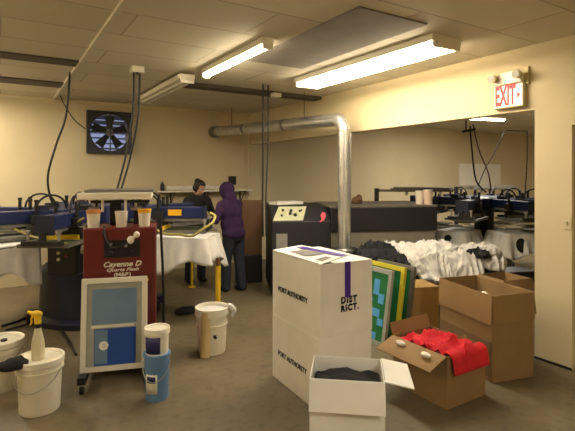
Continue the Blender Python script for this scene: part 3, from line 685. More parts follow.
plabel(obj('plug', MB().ell((fx(131), -0.05, FH - 0.1), (0.03, 0.022, 0.034)).ell((fx(137), -0.055, FH - 0.055), (0.026, 0.018, 0.028)).cyl((fx(131), -0.05, FH - 0.1), (fx(137), -0.055, FH - 0.055), 0.014), 'pail', cord, smooth=True), 'pale plug on the cord')
nfd = Vector((-fd.y, fd.x, 0))
cs = f0 + fd * (FWD + 0.035)
cable('black cable hanging down the right side of the maroon cabinet', [cs + nfd * 0.3 + Vector((0, 0, FH + 0.02)), cs + fd * 0.02 + nfd * 0.25 + Vector((0, 0, 0.9)), cs + fd * 0.03 + nfd * 0.22 + Vector((0, 0, 0.45)), cs + fd * 0.01 + nfd * 0.2 + Vector((0, 0, 0.02))], 0.013)

# ---------------------------------------------------------------- screens
def screen(name, label, loc, rz, w, h, lean, frame_m_, mesh_m, fw=0.045, extra=None):
    """local x along the width, z up, leaning about the bottom edge by lean (top moves to +y); front is -y"""
    t = thing(name, label, 'screen', loc, rz)
    L = Matrix.Rotation(-lean, 4, 'X')
    mb = MB().bx(0, w, 0, 0.035, 0, fw).bx(0, w, 0, 0.035, h - fw, h).bx(0, fw, 0, 0.035, fw, h - fw).bx(w - fw, w, 0, 0.035, fw, h - fw)
    obj('frame', mb.xf(L), frame_m_, t, bevel=0.003)
    obj('mesh', MB().bx(fw, w - fw, 0.012, 0.017, fw, h - fw).xf(L), mesh_m, t)
    if extra: extra(t, L, w, h, fw)
    return t
SZ = 3.72
s0 = at(79.5, SZ, 0.0); sd = Vector((math.cos(R_(-18)), math.sin(R_(-18)), 0))
SW = run(s0, sd, 146.5); SHH = hgt(279, FZ - 0.1) - 0.14
def blue_art(t, L, w, h, f):
    def part(n, x0, x1, z0, z1, m, lab, k=0):
        o = obj(n, MB().bx(x0, x1, 0.010 - 0.001 * k, 0.0118 - 0.001 * k, z0, z1).xf(L), m, t); o['label'] = lab
    part('emulsion', w * 0.20, w * 0.83, h * 0.06, h * 0.45, 'screenblue', 'deep blue coated lower field')
    part('emulsion', w * 0.16, w * 0.84, h * 0.50, h * 0.88, 'bluepale', 'pale blue coated upper field')
    n = 26; mb = MB()
    def ring(cx, cz, r0, r1, m, nm, lab):
        b = MB(); vs = []
        for y in (0.0072, 0.0088):
            for r in (r0, r1):
                for i in range(n): vs.append((cx + r * math.cos(2 * PI * i / n), y, cz + r * math.sin(2 * PI * i / n)))
        fs = []
        for i in range(n):
            j = (i + 1) % n
            fs += [(i, j, n + j, n + i), (2 * n + i, 3 * n + i, 3 * n + j, 2 * n + j), (n + i, n + j, 3 * n + j, 3 * n + i), (i, 2 * n + i, 2 * n + j, j)]
        o = obj(nm, b.add(vs, fs).xf(L), m, t); o['label'] = lab
    part('stencil_stripe', w * 0.21, w * 0.40, h * 0.08, h * 0.44, 'skyblue' if False else 'bluepale', 'paler blue strip', 1)
    ring(w * 0.345, h * 0.27, 0.012, 0.036, 'paper', 'round_emblem', 'pale round emblem')
    obj('emblem_dot', MB().cyl(L @ Vector((w * 0.345, 0.0088, h * 0.27)), L @ Vector((w * 0.345, 0.0072, h * 0.27)), 0.009), 'paper', t)
    part('residue', w * 0.15, w * 0.80, h * 0.46, h * 0.49, 'frame', 'pale smeared band')
sc = screen('print_screen', 'large pale framed screen with blue stencil leaning on the maroon cabinet', s0 + Vector((0, 0, 0.141)), R_(-18), SW, SHH, R_(7), 'frame', 'greymesh', 0.042, blue_art)

# green screens leaning at the right of the white boxes (they run along Y and lean to +X)
def green_art(t, L, w, h, f):
    for k, (x0, x1, z0, z1) in enumerate(((0.12, 0.2, 0.5, 0.66), (0.04, 0.12, 0.42, 0.52), (0.08, 0.2, 0.28, 0.36), (0.02, 0.1, 0.2, 0.27), (0.1, 0.24, 0.05, 0.12), (0.2, 0.28, 0.42, 0.46))):
        o = obj('tape_patch', MB().bx(w - f - x1, w - f - x0 + 0.0, 0.009, 0.0118, z0, z1).xf(L), 'skyblue', t); o['label'] = 'light blue tape patch'
g1 = at(384, 4.75)
for k, (px, pz, lab, fm, ex) in enumerate(((383.5, 4.62, 'pale framed green screen with light blue patches, nearest to the white boxes', 'greymesh', green_art), (396, 4.68, 'yellow framed green screen leaning behind the pale framed one', 'yelframe', None), (406, 4.73, 'dull grey framed green screen last of the leaning three', 'galvd', None))):
    p_ = at(px, pz)
    hh_ = 0.80 if k else 0.78
    screen('print_screen', lab, p_ + Vector((0, 0.55, 0.002)), R_(-90), 0.55, hh_, R_(9), fm, 'green', 0.045, ex)

# ---------------------------------------------------------------- cartons
def carton(label, loc, rz, a, b, h, m, mi, name='cardboard_box', open_top=False, flaps=(), cat='box', fl=0.2, wall=0.006):
    """a along local x, b along local y; base corner at the local origin"""
    t = thing(name, label, cat, loc, rz)
    if open_top:
        mb = MB().bx(0, a, 0, wall, 0, h).bx(0, a, b - wall, b, 0, h).bx(0, wall, wall, b - wall, 0, h).bx(a - wall, a, wall, b - wall, 0, h).bx(wall, a - wall, wall, b - wall, 0, wall)
    else: mb = MB().bx(0, a, 0, b, 0, h)
    obj('body', mb, m, t, bevel=0.003)
    for side, ang, ln in flaps:              # ang 0 = upright, 90 = out flat, 180 = folded down
        s_, c_ = math.sin(R_(ang)), math.cos(R_(ang)); w2 = wall * 0.5
        e = {'x-': ((0, 0), (0, b), (-1, 0)), 'x+': ((a, 0), (a, b), (1, 0)), 'y-': ((0, 0), (a, 0), (0, -1)), 'y+': ((0, b), (a, b), (0, 1))}[side]
        (x0, y0), (x1, y1), (nx, ny) = e; off = 0.004
        P = lambda x, y, k: Vector((x + nx * (off + s_ * ln * k), y + ny * (off + s_ * ln * k), h + 0.001 + c_ * ln * k))
        nrm = Vector((nx * c_, ny * c_, -s_)) * 0.003
        A, B_, C_, D_ = P(x0, y0, 0), P(x1, y1, 0), P(x1, y1, 1), P(x0, y0, 1)
        q = MB().add([A + nrm, B_ + nrm, C_ + nrm, D_ + nrm, A - nrm, B_ - nrm, C_ - nrm, D_ - nrm], [(0, 1, 2, 3), (7, 6, 5, 4), (0, 4, 5, 1), (1, 5, 6, 2), (2, 6, 7, 3), (3, 7, 4, 0)])
        obj('flap', q, mi, t)
    return t
# white printed boxes, stacked
NB = at(319.5, FOC * CAMH / (414 - HY)); BA = 2 * PI - TH + R_(29.5)
ba = Vector((math.cos(BA), math.sin(BA), 0)); bb = Vector((-math.sin(BA), math.cos(BA), 0))
bA = run(NB, ba, 371.5); bB = run(NB, bb, 272.5)
BT = hgt(265, NB.dot(FW)); B1 = hgt(340, NB.dot(FW))
def print_box(t, h0, h1, tape):
    zc = (h0 + h1) / 2 - 0.0; H = h1 - h0
    st = [((0, 0.004, 0), (0.3, 1, 0), 0.0011)]
    text('lettering', 'DIST', 0.066, 'ink', t, frame_m((bA * 0.53, -0.0016, H * 0.475), (1, 0, 0), (0, 0, 1)), bold=0.0042, spacing=1.3, fit=0.152, cut=st)
    text('lettering', 'RICT.', 0.066, 'ink', t, frame_m((bA * 0.55, -0.0016, H * 0.365), (1, 0, 0), (0, 0, 1)), bold=0.0042, spacing=1.3, fit=0.17, cut=st)
    text('lettering', 'PORT AUTHORITY', 0.058, 'ink', t, frame_m((-0.0016, bB * 0.55, H * 0.44), (0, -1, 0), (0, 0, 1)), bold=0.0012, spacing=1.05, fit=bB * 0.62)
lo = thing('white_carton', 'lower white printed carton under the taped one, standing on the floor', 'box', NB, BA)
obj('body', MB().bx(0, bA, 0, bB, 0, B1 - 0.002), 'boxwhite', lo, bevel=0.004)
print_box(lo, 0, B1, False)
up = thing('white_carton', 'upper white printed carton with purple tape down its front', 'box', NB + Vector((0, 0, B1)) + ba * 0.006 - bb * 0.006, BA + R_(0.6))
UH = BT - B1
mb = MB().bx(0, bA, 0, 0.006, 0, UH).bx(0, bA, bB - 0.006, bB, 0, UH).bx(0, 0.006, 0.006, bB - 0.006, 0, UH).bx(bA - 0.006, bA, 0.006, bB - 0.006, 0, UH).bx(0.006, bA - 0.006, 0.006, bB - 0.006, 0, 0.006)
obj('body', mb, 'boxwhite', up, bevel=0.003)
# top flaps: the long left one sags over the dark gap, the right one lies lower
def quad(a, b, c, d, th=0.006):
    q = MB(); n_ = (Vector(b) - Vector(a)).cross(Vector(d) - Vector(a)).normalized() * th
    v = [Vector(p) for p in (a, b, c, d)]
    return q.add(v + [p - n_ for p in v], [(0, 1, 2, 3), (7, 6, 5, 4), (0, 4, 5, 1), (1, 5, 6, 2), (2, 6, 7, 3), (3, 7, 4, 0)])
fl1 = obj('flap', quad((0, 0.0, UH + 0.007), (bA * 0.62, 0.03, UH + 0.05), (bA * 0.58, bB - 0.02, UH + 0.03), (0, bB, UH + 0.007)), 'boxwhite', up)
obj('flap', quad((bA, 0.03, UH - 0.002), (bA, bB - 0.03, UH - 0.002), (bA * 0.55, bB - 0.03, UH - 0.045), (bA * 0.55, 0.03, UH - 0.045)), 'boxwhite', up)
obj('flap', quad((0.02, bB - 0.01, UH - 0.003), (0.02, bB * 0.6, UH - 0.05), (bA - 0.02, bB * 0.6, UH - 0.05), (bA - 0.02, bB - 0.01, UH - 0.003)), 'boxwhite', up)
def topz(x, y): return UH + 0.0085 + 0.043 * x / (bA * 0.62) - 0.018 * (y / bB) * x / (bA * 0.62)
lb = [(0.06, bB * 0.40), (bA * 0.42, bB * 0.30), (bA * 0.42, bB * 0.68), (0.06, bB * 0.74)]
plabel(obj('shipping_label', quad(*[(x, y, topz(x, y) + 0.0015) for x, y in lb], th=0.001), 'greyink', up), 'grey printed shipping label')
lb = [(0.05, bB * 0.08), (bA * 0.3, bB * 0.10), (bA * 0.3, bB * 0.2), (0.05, bB * 0.18)]
obj('shipping_label', quad(*[(x, y, topz(x, y) + 0.0015) for x, y in lb], th=0.001), 'greyink', up)
tp = MB(); x0, x1 = bA * 0.45, bA * 0.56
tp.bx(x0, x1, -0.0035, -0.001, UH * 0.515, UH + 0.002)
plabel(obj('tape', tp, 'purple', up), 'purple tape strip on the front')
tq = [(bA * 0.43, 0.03), (bA * 0.55, 0.03), (bA * 0.5, bB - 0.1), (bA * 0.38, bB - 0.1)]
plabel(obj('tape', quad(*[(x, y, topz(x, y) + 0.002) for x, y in tq], th=0.001), 'purple', up), 'purple tape strip over the top')
print_box(up, B1, BT, True)
# open white carton in front
ob = 0.36; oh = 0.51; o1 = at(381, 3.10); o0 = at(314, 3.16); oa = (o1 - o0).length; ox_ = (o1 - o0).normalized(); oy_ = Vector((-ox_.y, ox_.x, 0))
oz_ = math.atan2(ox_.y, ox_.x)
oc = thing('white_carton', 'open white carton filled with black shirts in front of the printed stack', 'box', o0 - oy_ * ob, oz_)
obj('body', MB().bx(0, oa, 0, 0.006, 0, oh).bx(0, oa, ob - 0.006, ob, 0, oh).bx(0, 0.006, 0.006, ob - 0.006, 0, oh).bx(oa - 0.006, oa, 0.006, ob - 0.006, 0, oh).bx(0.006, oa - 0.006, 0.006, ob - 0.006, 0, 0.006), 'boxwhite', oc, bevel=0.002)
obj('flap', quad((0, 0, oh), (oa, 0, oh), (oa, -0.06, oh - 0.17), (0, -0.06, oh - 0.17)), 'boxwhite', oc)
obj('flap', quad((oa + 0.002, 0, oh), (oa + 0.002, ob, oh), (oa + 0.17, ob, oh - 0.03), (oa + 0.17, 0, oh - 0.03)), 'boxwhite', oc)
tag(obj('t_shirt', MB().grid(lambda u, v: o0 - oy_ * (0.02 + (ob - 0.04) * v) + ox_ * (0.02 + (oa - 0.04) * u) + Vector((0, 0, oh - 0.05 + 0.04 * noise.noise(Vector((u * 4, v * 4, 2))) - 0.05 * (abs(u - 0.5) + abs(v - 0.5)))), 14, 14), 'cottond', smooth=True, solid=0.012), 'black shirt folded inside the open white carton', 't-shirt')

# tall brown box by the wall pier, with outer flaps folded down
TN = at(492.5, 3.86); TA = R_(-14)
ta = Vector((math.cos(TA), math.sin(TA), 0)); tb = Vector((-math.sin(TA), math.cos(TA), 0))
tA = run(TN, ta, 533.5); tB = run(TN, tb, 440)
TZ = TN.dot(FW); TH_ = hgt(296, TZ)
carton('tall open brown box with folded down flaps beside the wall pier', TN, TA, tA, tB, TH_, 'card', 'card', open_top=True,
       flaps=(('x-', 178, hgt(296, TZ) - hgt(326, TZ)), ('y-', 178, hgt(296, TZ) - hgt(324, TZ)), ('x+', 172, 0.2), ('y+', 172, 0.2)))
bo = bpy.data.objects['cardboard_box']
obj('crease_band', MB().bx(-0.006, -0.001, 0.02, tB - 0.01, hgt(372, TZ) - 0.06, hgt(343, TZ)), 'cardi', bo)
obj('seam_tape', MB().bx(-0.0075, -0.006, tB * 0.45, tB * 0.5, 0.02, hgt(348, TZ)), 'amber', bo)
tag(obj('packing_paper', MB().ell((0, 0, 0.05), (0.05, 0.05, 0.08)).ell((-0.05, 0.06, 0.03), (0.06, 0.05, 0.06)).xf(Matrix.Translation(TN + ta * tA * 0.3 + tb * tB * 0.35 + Vector((0, 0, TH_ - 0.16)))), 'paper', smooth=True), 'crumpled white paper just inside the tall brown box', 'paper')
carton('plain amber cardboard box between the green screens and tall brown box', at(409, 5.0), R_(-20), 0.36, 0.36, hgt(288, 5.0), 'amber', 'amber')
carton('open brown box half hidden behind the tall box at the pier', at(505, 4.75), R_(-12), 0.36, 0.36, hgt(281, 4.75), 'card', 'cardi', open_top=True, flaps=(('x-', 120, 0.16), ('y-', 150, 0.16)))
# box with the red shirt
q1 = at(447, 3.42); qh = hgt(357, 3.42)
qb = run(q1, Vector((0, 1, 0)), 393)
rb_ = carton('open brown box holding the red shirt, in the right foreground', q1, 0, 0.46, qb, qh, 'card', 'card', open_top=True, flaps=(('x-', 112, 0.2), ('y+', 20, 0.1)))
def red(u, v):
    x = 0.03 + 0.41 * u; y = -0.16 + (qb + 0.11) * v
    e = max(0.0, 1 - (2 * abs(u - 0.42)) ** 2) * max(0.0, 1 - (2 * abs(v - 0.55)) ** 2) if (abs(u - 0.42) < 0.5 and abs(v - 0.55) < 0.5) else 0.0
    z = qh - 0.085 + 0.12 * e + 0.05 * (1 - min(1, 2.4 * abs(noise.noise(Vector((u * 2.6, v * 5, 9)))))) ** 1.5 + 0.025 * (1 - min(1, 2.4 * abs(noise.noise(Vector((u * 8, v * 5, 3)))))) ** 1.5
    if y < 0.02: z = max(z, qh + 0.012) - max(0.0, -y) * 0.9; y = max(y, -0.02 - 0.2 * max(0.0, -y))
    elif y < 0.06: z = max(z, qh + 0.012)
    if x < 0.44: x = max(x, 0.015)
    else: z = max(z, qh + 0.012)
    return q1 + Vector((x, y, z))
rs = obj('t_shirt', MB().grid(red, 30, 30), 'red', smooth=True, solid=0.01); tag(rs, 'bright red shirt bulging out of the open brown box', 't-shirt')
for k, (dx_, dy_, lab) in enumerate(((-0.09, 0.12, 'crumpled white paper on the flap of the red shirt box, nearer'), (-0.07, 0.40, 'crumpled white paper on the flap of the red shirt box, farther'))):
    mb = MB().ell((0, 0, 0), (0.025, 0.045, 0.02), n=12, m=8); mb.v = [p * (1 + 0.45 * noise.noise(p * 60 + Vector((k * 9, 0, 0)))) for p in mb.v]
    tag(obj('paper_scrap', mb.xf(Matrix.Translation(q1 + Vector((dx_, dy_, qh - 0.005)))), 'paper', smooth=False), lab, 'paper')

# ---------------------------------------------------------------- table of shirts before the dryer
KA = R_(-26); ka = Vector((math.cos(KA), math.sin(KA), 0)); kb = Vector((-math.sin(KA), math.cos(KA), 0))
k0 = at(372, 5.5); KL = run(k0, ka, 504); KW = 0.66; KH = 0.66
t = thing('work_table', 'dark table piled with shirts in front of the dryer', 'table', k0, KA)
obj('tabletop', MB().bx(0, KL, 0, KW, KH - 0.03, KH), 'black', t, bevel=0.004)
for x in (0.05, KL - 0.05):
    for y in (0.05, KW - 0.05): obj('leg', MB().bx(x - 0.02, x + 0.02, y - 0.02, y + 0.02, 0, KH - 0.03), 'dark', t)
obj('lower_shelf', MB().bx(0.075, KL - 0.075, 0.075, KW - 0.075, 0.2, 0.22), 'dark', t)
def heap(name, label, x, y, z, w, d, h, seed, m, front=0.0, group=None, rz=0.0):
    """a crumpled cloth: a lumpy sheet with folds, closed underneath, that may spill over the table's front edge"""
    nu, nv = 40, 32
    sd_ = Vector((seed * 3.7, seed * 1.3, seed)); c_, s_ = math.cos(rz), math.sin(rz)
    def f(u, v, lower):
        a = (u - 0.5) * 2; b = (v - 0.5) * 2
        rr = 1 + 0.22 * noise.noise(Vector((a * 1.2, b * 1.2, seed)) + sd_)
        sq = max(abs(a), abs(b)); l = math.hypot(a, b); k = (sq / l if l > 1e-6 else 1)
        k = 0.4 * 1 + 0.6 * k
        lx = a * k * w / 2 * rr; ly = b * k * d / 2 * rr
        e = max(0.0, 1 - sq ** 2.2)
        p = Vector((lx * 9, ly * 9, 0)) + sd_
        wp = noise.noise(p * 0.3 + Vector((7, 3, 1))) * 1.5
        q1_ = Vector((p.x * 0.35 + wp, p.y * 0.8 - wp, seed)); q2_ = Vector((p.x * 1.3 - wp, p.y * 0.6 + wp, seed + 5))
        fold = 0.62 * (1 - min(1, 2.4 * abs(noise.noise(q1_)))) ** 1.5 + 0.42 * (1 - min(1, 2.6 * abs(noise.noise(q2_)))) ** 1.6
        zz = 0.006 + (h * (0.3 + 0.8 * fold) * e ** 0.4 if not lower else 0.0)
        X = x + lx * c_ - ly * s_; Y = y + lx * s_ + ly * c_; Z = z + zz
        if front and Y < 0.0:
            over = -Y; Y = -0.012 - (0.3 * h + 1.1 * h * fold) * min(over * 5, 1); Z = z + zz * max(0.3, 1 - over * 4) - over * front
        return k0 + ka * X + kb * Y + Vector((0, 0, Z))
    mb = MB(); mb.grid(lambda u, v: f(u, v, False), nu, nv)
    o = obj(name, mb, m, smooth=True, solid=0.006)
    return tag(o, label, 't-shirt', group)
G = 'white t-shirts heaped on the table'
GL = 'white t-shirt crumpled in the heap on the dark table'
hp = [(0.62, 0.18, KH, 0.5, 0.42), (0.95, 0.20, KH, 0.5, 0.4), (KL - 0.2, 0.22, KH, 0.5, 0.42), (0.5, 0.46, KH, 0.5, 0.42), (0.85, 0.48, KH, 0.55, 0.4), (KL - 0.25, 0.5, KH, 0.5, 0.36),
      (0.7, 0.3, KH + 0.07, 0.55, 0.45), (1.05, 0.34, KH + 0.07, 0.5, 0.45), (0.42, 0.52, KH + 0.09, 0.55, 0.34), (0.9, 0.4, KH + 0.12, 0.5, 0.4), (0.68, 0.08, KH + 0.02, 0.45, 0.5), (1.1, 0.05, KH + 0.02, 0.5, 0.5), (KL - 0.2, 0.32, KH + 0.09, 0.42, 0.42)]
for i, (x, y, z, w_, d_) in enumerate(hp):
    heap('t_shirt', GL, x + 0.04, y - 0.05, z, w_ * 1.05, d_ * 1.2, 0.13, i + 2, 'cotton', front=1.0, group=G, rz=0.3 * math.sin(i * 2.1))
heap('t_shirt', 'black t-shirt hanging over the left front corner of the dark table', 0.17, 0.10, KH + 0.02, 0.6, 0.66, 0.16, 41, 'cottond', front=1.0, rz=0.1)
heap('t_shirt', 'black t-shirt in a mound at the left end of the dark table', 0.16, 0.36, KH + 0.05, 0.5, 0.44, 0.2, 44, 'cottond', rz=0.2)
heap('t_shirt', 'small black t-shirt showing among the white heap, right side', KL - 0.32, 0.06, KH + 0.07, 0.34, 0.2, 0.13, 47, 'cottond', rz=-0.1)
cr = thing('dark_crate', 'dark crate on the floor behind the right end of the shirt table', 'crate', at(514, 5.95), R_(-20))
obj('crate_body', MB().bx(-0.2, 0.2, -0.15, 0.15, 0, 0.5).bx(-0.21, 0.21, -0.16, 0.16, 0.5, 0.53), 'black', cr, bevel=0.01)
for s in (-1, 1): obj('handle_slot', MB().bx(s * 0.1 - 0.05, s * 0.1 + 0.05, -0.156, -0.15, 0.4, 0.43), 'dark', cr)

# ---------------------------------------------------------------- bins, pails and bottles
bp = onfloor(212, 351); bz = bp.dot(FW); br = 15.5 / FOC * bz; bh = hgt(306, bz)
t = thing('waste_bin', 'white round bin standing alone on the concrete floor', 'bin', bp)
obj('bin_body', MB().lathe([(br * 0.84, 0), (br * 0.86, 0.01), (br * 0.99, bh - 0.06), (br * 0.95, bh - 0.06), (br * 0.8, 0.012), (0, 0.012)], n=36), 'pail', t, smooth=True)
obj('rim', MB().lathe([(br * 0.99, bh - 0.08), (br * 1.08, bh - 0.075), (br * 1.09, bh - 0.004), (br * 1.04, bh), (br * 0.97, bh - 0.002), (br * 0.95, bh - 0.07)], n=36), 'pail', t, smooth=True)
obj('liner', MB().lathe([(0, bh - 0.07), (br * 0.6, bh - 0.05), (br * 0.94, bh - 0.035)], n=36), 'cotton', t, smooth=True)
obj('band', MB().lathe([(br * 0.95, bh * 0.60), (br * 0.995, bh * 0.605), (br * 1.0, bh * 0.64), (br * 0.97, bh * 0.65)], n=36), 'tub', t, smooth=True)
lt = MB()
vd = (-FW).normalized(); side = RT
for (a, z_, s_) in ((0.35, bh * 0.42, 0.03), (0.42, bh * 0.39, 0.022)):
    d_ = (vd * math.cos(a) + side * math.sin(a)); rr = br * (0.86 + 0.13 * z_ / bh) + 0.001
    lt.box(d_ * rr + Vector((0, 0, z_)), (s_, 0.003, s_), Matrix.Rotation(math.atan2(d_.y, d_.x) + PI / 2, 3, 'Z'))
obj('small_mark', lt, 'ink', t)
gp = vd * -0.02 + side * br * 0.9
obj('bag_knot', MB().tube(bez([gp + Vector((0, 0, bh - 0.01)), gp + side * 0.04 - FW * 0.04 + Vector((0, 0, bh + 0.012)), gp + side * 0.085 - FW * 0.05 + Vector((0, 0, bh - 0.035)), gp + side * 0.06 - FW * 0.06 + Vector((0, 0, bh - 0.09))], 6), [0.012 + 0.014 * math.sin(i / 18 * PI) for i in range(19)]), 'cotton', t, smooth=True)
tp_ = onfloor(205, 357); tz = tp_.dot(FW)
lean = (bp - tp_).normalized()
tt = thing('cardboard_tube', 'tan cardboard tube leaning upright against the white bin', 'tube', tp_)
top_ = lean * 0.03 + Vector((0, 0, hgt(313, tz)))
obj('tube_wall', MB().cyl((0, 0, 0.002), top_, 0.048, n=24), 'tantube', tt, smooth=True)
obj('tube_end', MB().cyl(top_, top_ + Vector((0, 0, 0.003)), 0.036, n=24), 'cardi', tt)
rg = MB().ell((0, 0, 0.03), (0.16, 0.1, 0.05)); rg.v = [Vector((p.x, p.y, max(0.002, p.z * (1 + 0.4 * noise.noise(p * 15))))) for p in rg.v]
tag(obj('rag', rg.xf(Matrix.Translation(onfloor(187, 313))), 'cottond', smooth=True), 'dark rag lying on the floor beside the white bin', 'rag')
def pail(name, label, loc, r, h, body, lid=None, bail=True, ring=True, group=None, open_=True):
    t = thing(name, label, 'bucket', loc, 0, group)
    pr_ = [(r * 0.86, 0), (r * 0.88, 0.008), (r * 0.985, h - 0.004)]
    if not open_: pr_[-1] = (r * 0.97, h - 0.03)
    pr_ += [(r * 0.95, h - 0.004), (r * 0.84, 0.01), (0, 0.01)] if open_ else [(0, h - 0.03)]
    obj('pail_body', MB().lathe(pr_, n=36), body, t, smooth=True)
    if ring:
        for z_ in (h * 0.80, h * 0.88): obj('rib', MB().lathe([(r * 0.97, z_ - 0.006), (r * 1.045, z_ - 0.004), (r * 1.045, z_ + 0.004), (r * 0.97, z_ + 0.006)], n=36), body, t, smooth=True)
    if lid: obj('lid', MB().lathe([(r * 1.0, h - 0.035), (r * 1.06, h - 0.035), (r * 1.07, h + 0.004), (r * 1.03, h + 0.01), (r * 0.95, h + 0.006), (r * 0.93, h - 0.004), (0, h - 0.004)], n=40), lid, t, smooth=True)
    else: obj('rim', MB().lathe([(r * 0.97, h - 0.02), (r * 1.06, h - 0.02), (r * 1.06, h), (r * 0.96, h)], n=36), body, t, smooth=True)
    if bail:
        a = [(r * 1.05 * math.cos(q), -r * 1.07 * abs(math.sin(q)) - 0.004, h * 0.82 - 0.13 * math.sin(q)) for q in [PI * i / 14 for i in range(15)]]
        rz_ = -TH
        obj('bail_handle', MB().tube([Matrix.Rotation(rz_, 3, 'Z') @ Vector(p) for p in a], 0.0035), 'steel', t, smooth=True)
    return t
pB = at(40, 3.45); pail('plastic_bucket', 'white lidded bucket with a spray bottle standing on it', pB, 0.157, 0.385, 'pail', 'pail', open_=False)
pA = at(1, 3.80); pail('plastic_bucket', 'white lidded bucket cut by the left edge of the photo', pA, 0.163, 0.39, 'pail', 'pail', open_=False)
obj('bung', MB().cyl((0.02, -0.03, 0.386), (0.02, -0.03, 0.4), 0.025), 'black', [o for o in bpy.data.objects if o.get('label', '').startswith('white lidded bucket cut')][0])
# spray bottle
sb = at(38, 3.42, 0.3815); t = thing('spray_bottle', 'translucent spray bottle with yellow trigger head on the bucket lid', 'spray bottle', sb, -TH)
obj('bottle', MB().lathe([(0.042, 0), (0.045, 0.008), (0.045, 0.11), (0.041, 0.14), (0.03, 0.19), (0.02, 0.235), (0.018, 0.25), (0, 0.25)], n=28), 'amberplastic', t, smooth=True)
obj('collar', MB().lathe([(0.024, 0.235), (0.024, 0.265), (0, 0.265)], n=20), 'dark', t, smooth=True)
obj('trigger_head', MB().cyl((0, 0, 0.262), (-0.004, 0, 0.32), 0.023, 0.026).ell((-0.01, 0, 0.335), (0.045, 0.022, 0.026)).cyl((-0.05, 0, 0.342), (-0.078, 0, 0.35), 0.014, 0.012), 'yellow', t, smooth=True)
obj('trigger', MB().tube(bez([(-0.034, 0, 0.322), (-0.05, 0, 0.3), (-0.046, 0, 0.275), (-0.056, 0, 0.255)], 5), 0.007), 'yellow', t, smooth=True)
# stacked pails by the cabinet
pp = at(157, 3.62); h1_ = hgt(352, 3.62); h2_ = hgt(328, 3.62)
bl = pail('paint_pail', 'blue pail with white label under the white one beside the cabinet', pp, 0.1, h1_, 'bluepail', None, True, False)
def wrap(t, r0, r1, hh, z0, z1, a0, a1, m, name, lab):
    def f(u, v):
        z = z0 + (z1 - z0) * v; a = -PI / 2 - TH + a0 + (a1 - a0) * u; r = r0 + (r1 - r0) * z / hh + 0.0012
        return (r * math.cos(a), r * math.sin(a), z)
    return plabel(obj(name, MB().grid(f, 14, 2), m, t, smooth=True, solid=0.0012), lab)
wrap(bl, 0.088, 0.0985, h1_, h1_ * 0.18, h1_ * 0.6, -0.75, 0.3, 'pail', 'label', 'white label with dark band')
wrap(bl, 0.090, 0.1005, h1_, h1_ * 0.42, h1_ * 0.56, -0.6, 0.15, 'label', 'label_band', 'navy band on the label')
wb = pail('paint_pail', 'white pail with navy label standing in the blue one', pp + Vector((0, 0, 0.14)), 0.093, h2_ - 0.14, 'pail', 'pail', False, False, open_=False)
wrap(wb, 0.0806, 0.092, h2_ - 0.14, (h1_ - 0.14) + 0.012, h2_ - 0.14 - 0.05, -0.95, 0.55, 'label', 'label', 'navy label')
# yellow stand
yp = at(218, 4.95); yz = yp.dot(FW)
t = thing('yellow_stand', 'yellow tubular floor stand near the worker in purple', 'stand', yp)
obj('post', MB().cyl((0, 0, 0.008), (0, 0, hgt(266, yz)), 0.027, n=18), 'yellow', t, smooth=True)
obj('foot_plate', MB().lathe([(0.075, 0), (0.075, 0.008), (0, 0.008)], n=20), 'yellow', t)
obj('clamp_knob', MB().cyl((0, 0, hgt(266, yz)), (0, 0, hgt(258, yz)), 0.02, n=14).cyl((-0.03, -0.02, hgt(262, yz)), (0.03, 0.02, hgt(262, yz)), 0.009), 'wood', t, smooth=True)
y2 = onfloor(192, 287)
t = thing('yellow_leg_stand', 'thin yellow stand behind the hanging white shirts', 'stand', y2)
obj('post', MB().cyl((0, 0, 0.008), (0, 0, 0.52), 0.02, n=14), 'yellow', t, smooth=True)
obj('foot_plate', MB().lathe([(0.06, 0), (0.06, 0.008), (0, 0.008)], n=20), 'yellow', t)
# floor cables and a foot pedal by the left press
F = lambda px, py, h=0.012: onfloor(px, py) + Vector((0, 0, h))
cable('black cable wandering over the floor from the left press to the screen', [F(2, 327), F(18, 322), F(30, 317), F(44, 318), F(56, 326), F(68, 340), F(76, 356)], 0.012, name='floor_cable')
cable('second black floor cable looping between the bucket and the left press', [F(6, 331), F(24, 326), F(38, 321), F(52, 315), F(66, 312)], 0.010, name='floor_cable')
fp = thing('foot_pedal', 'black foot pedal among the cables below the left press', 'pedal', onfloor(33, 317))
obj('pedal_base', MB().bx(-0.1, 0.1, -0.07, 0.07, 0, 0.03), 'black', fp, bevel=0.006)
obj('pedal_plate', MB().box((0, 0, 0.06), (0.16, 0.12, 0.014), Matrix.Rotation(R_(14), 3, 'X')), 'dark', fp, bevel=0.004)
rg = MB().ell((0, 0, 0.03), (0.1, 0.07, 0.05)); rg.v = [Vector((p.x, p.y, max(0.001, p.z * (1 + 0.4 * noise.noise(p * 20))))) for p in rg.v]
tag(obj('rag', rg.xf(Matrix.Translation(at(13, 3.3, 0.36))), 'cottond', smooth=True), 'black cloth draped between the two white buckets', 'rag')

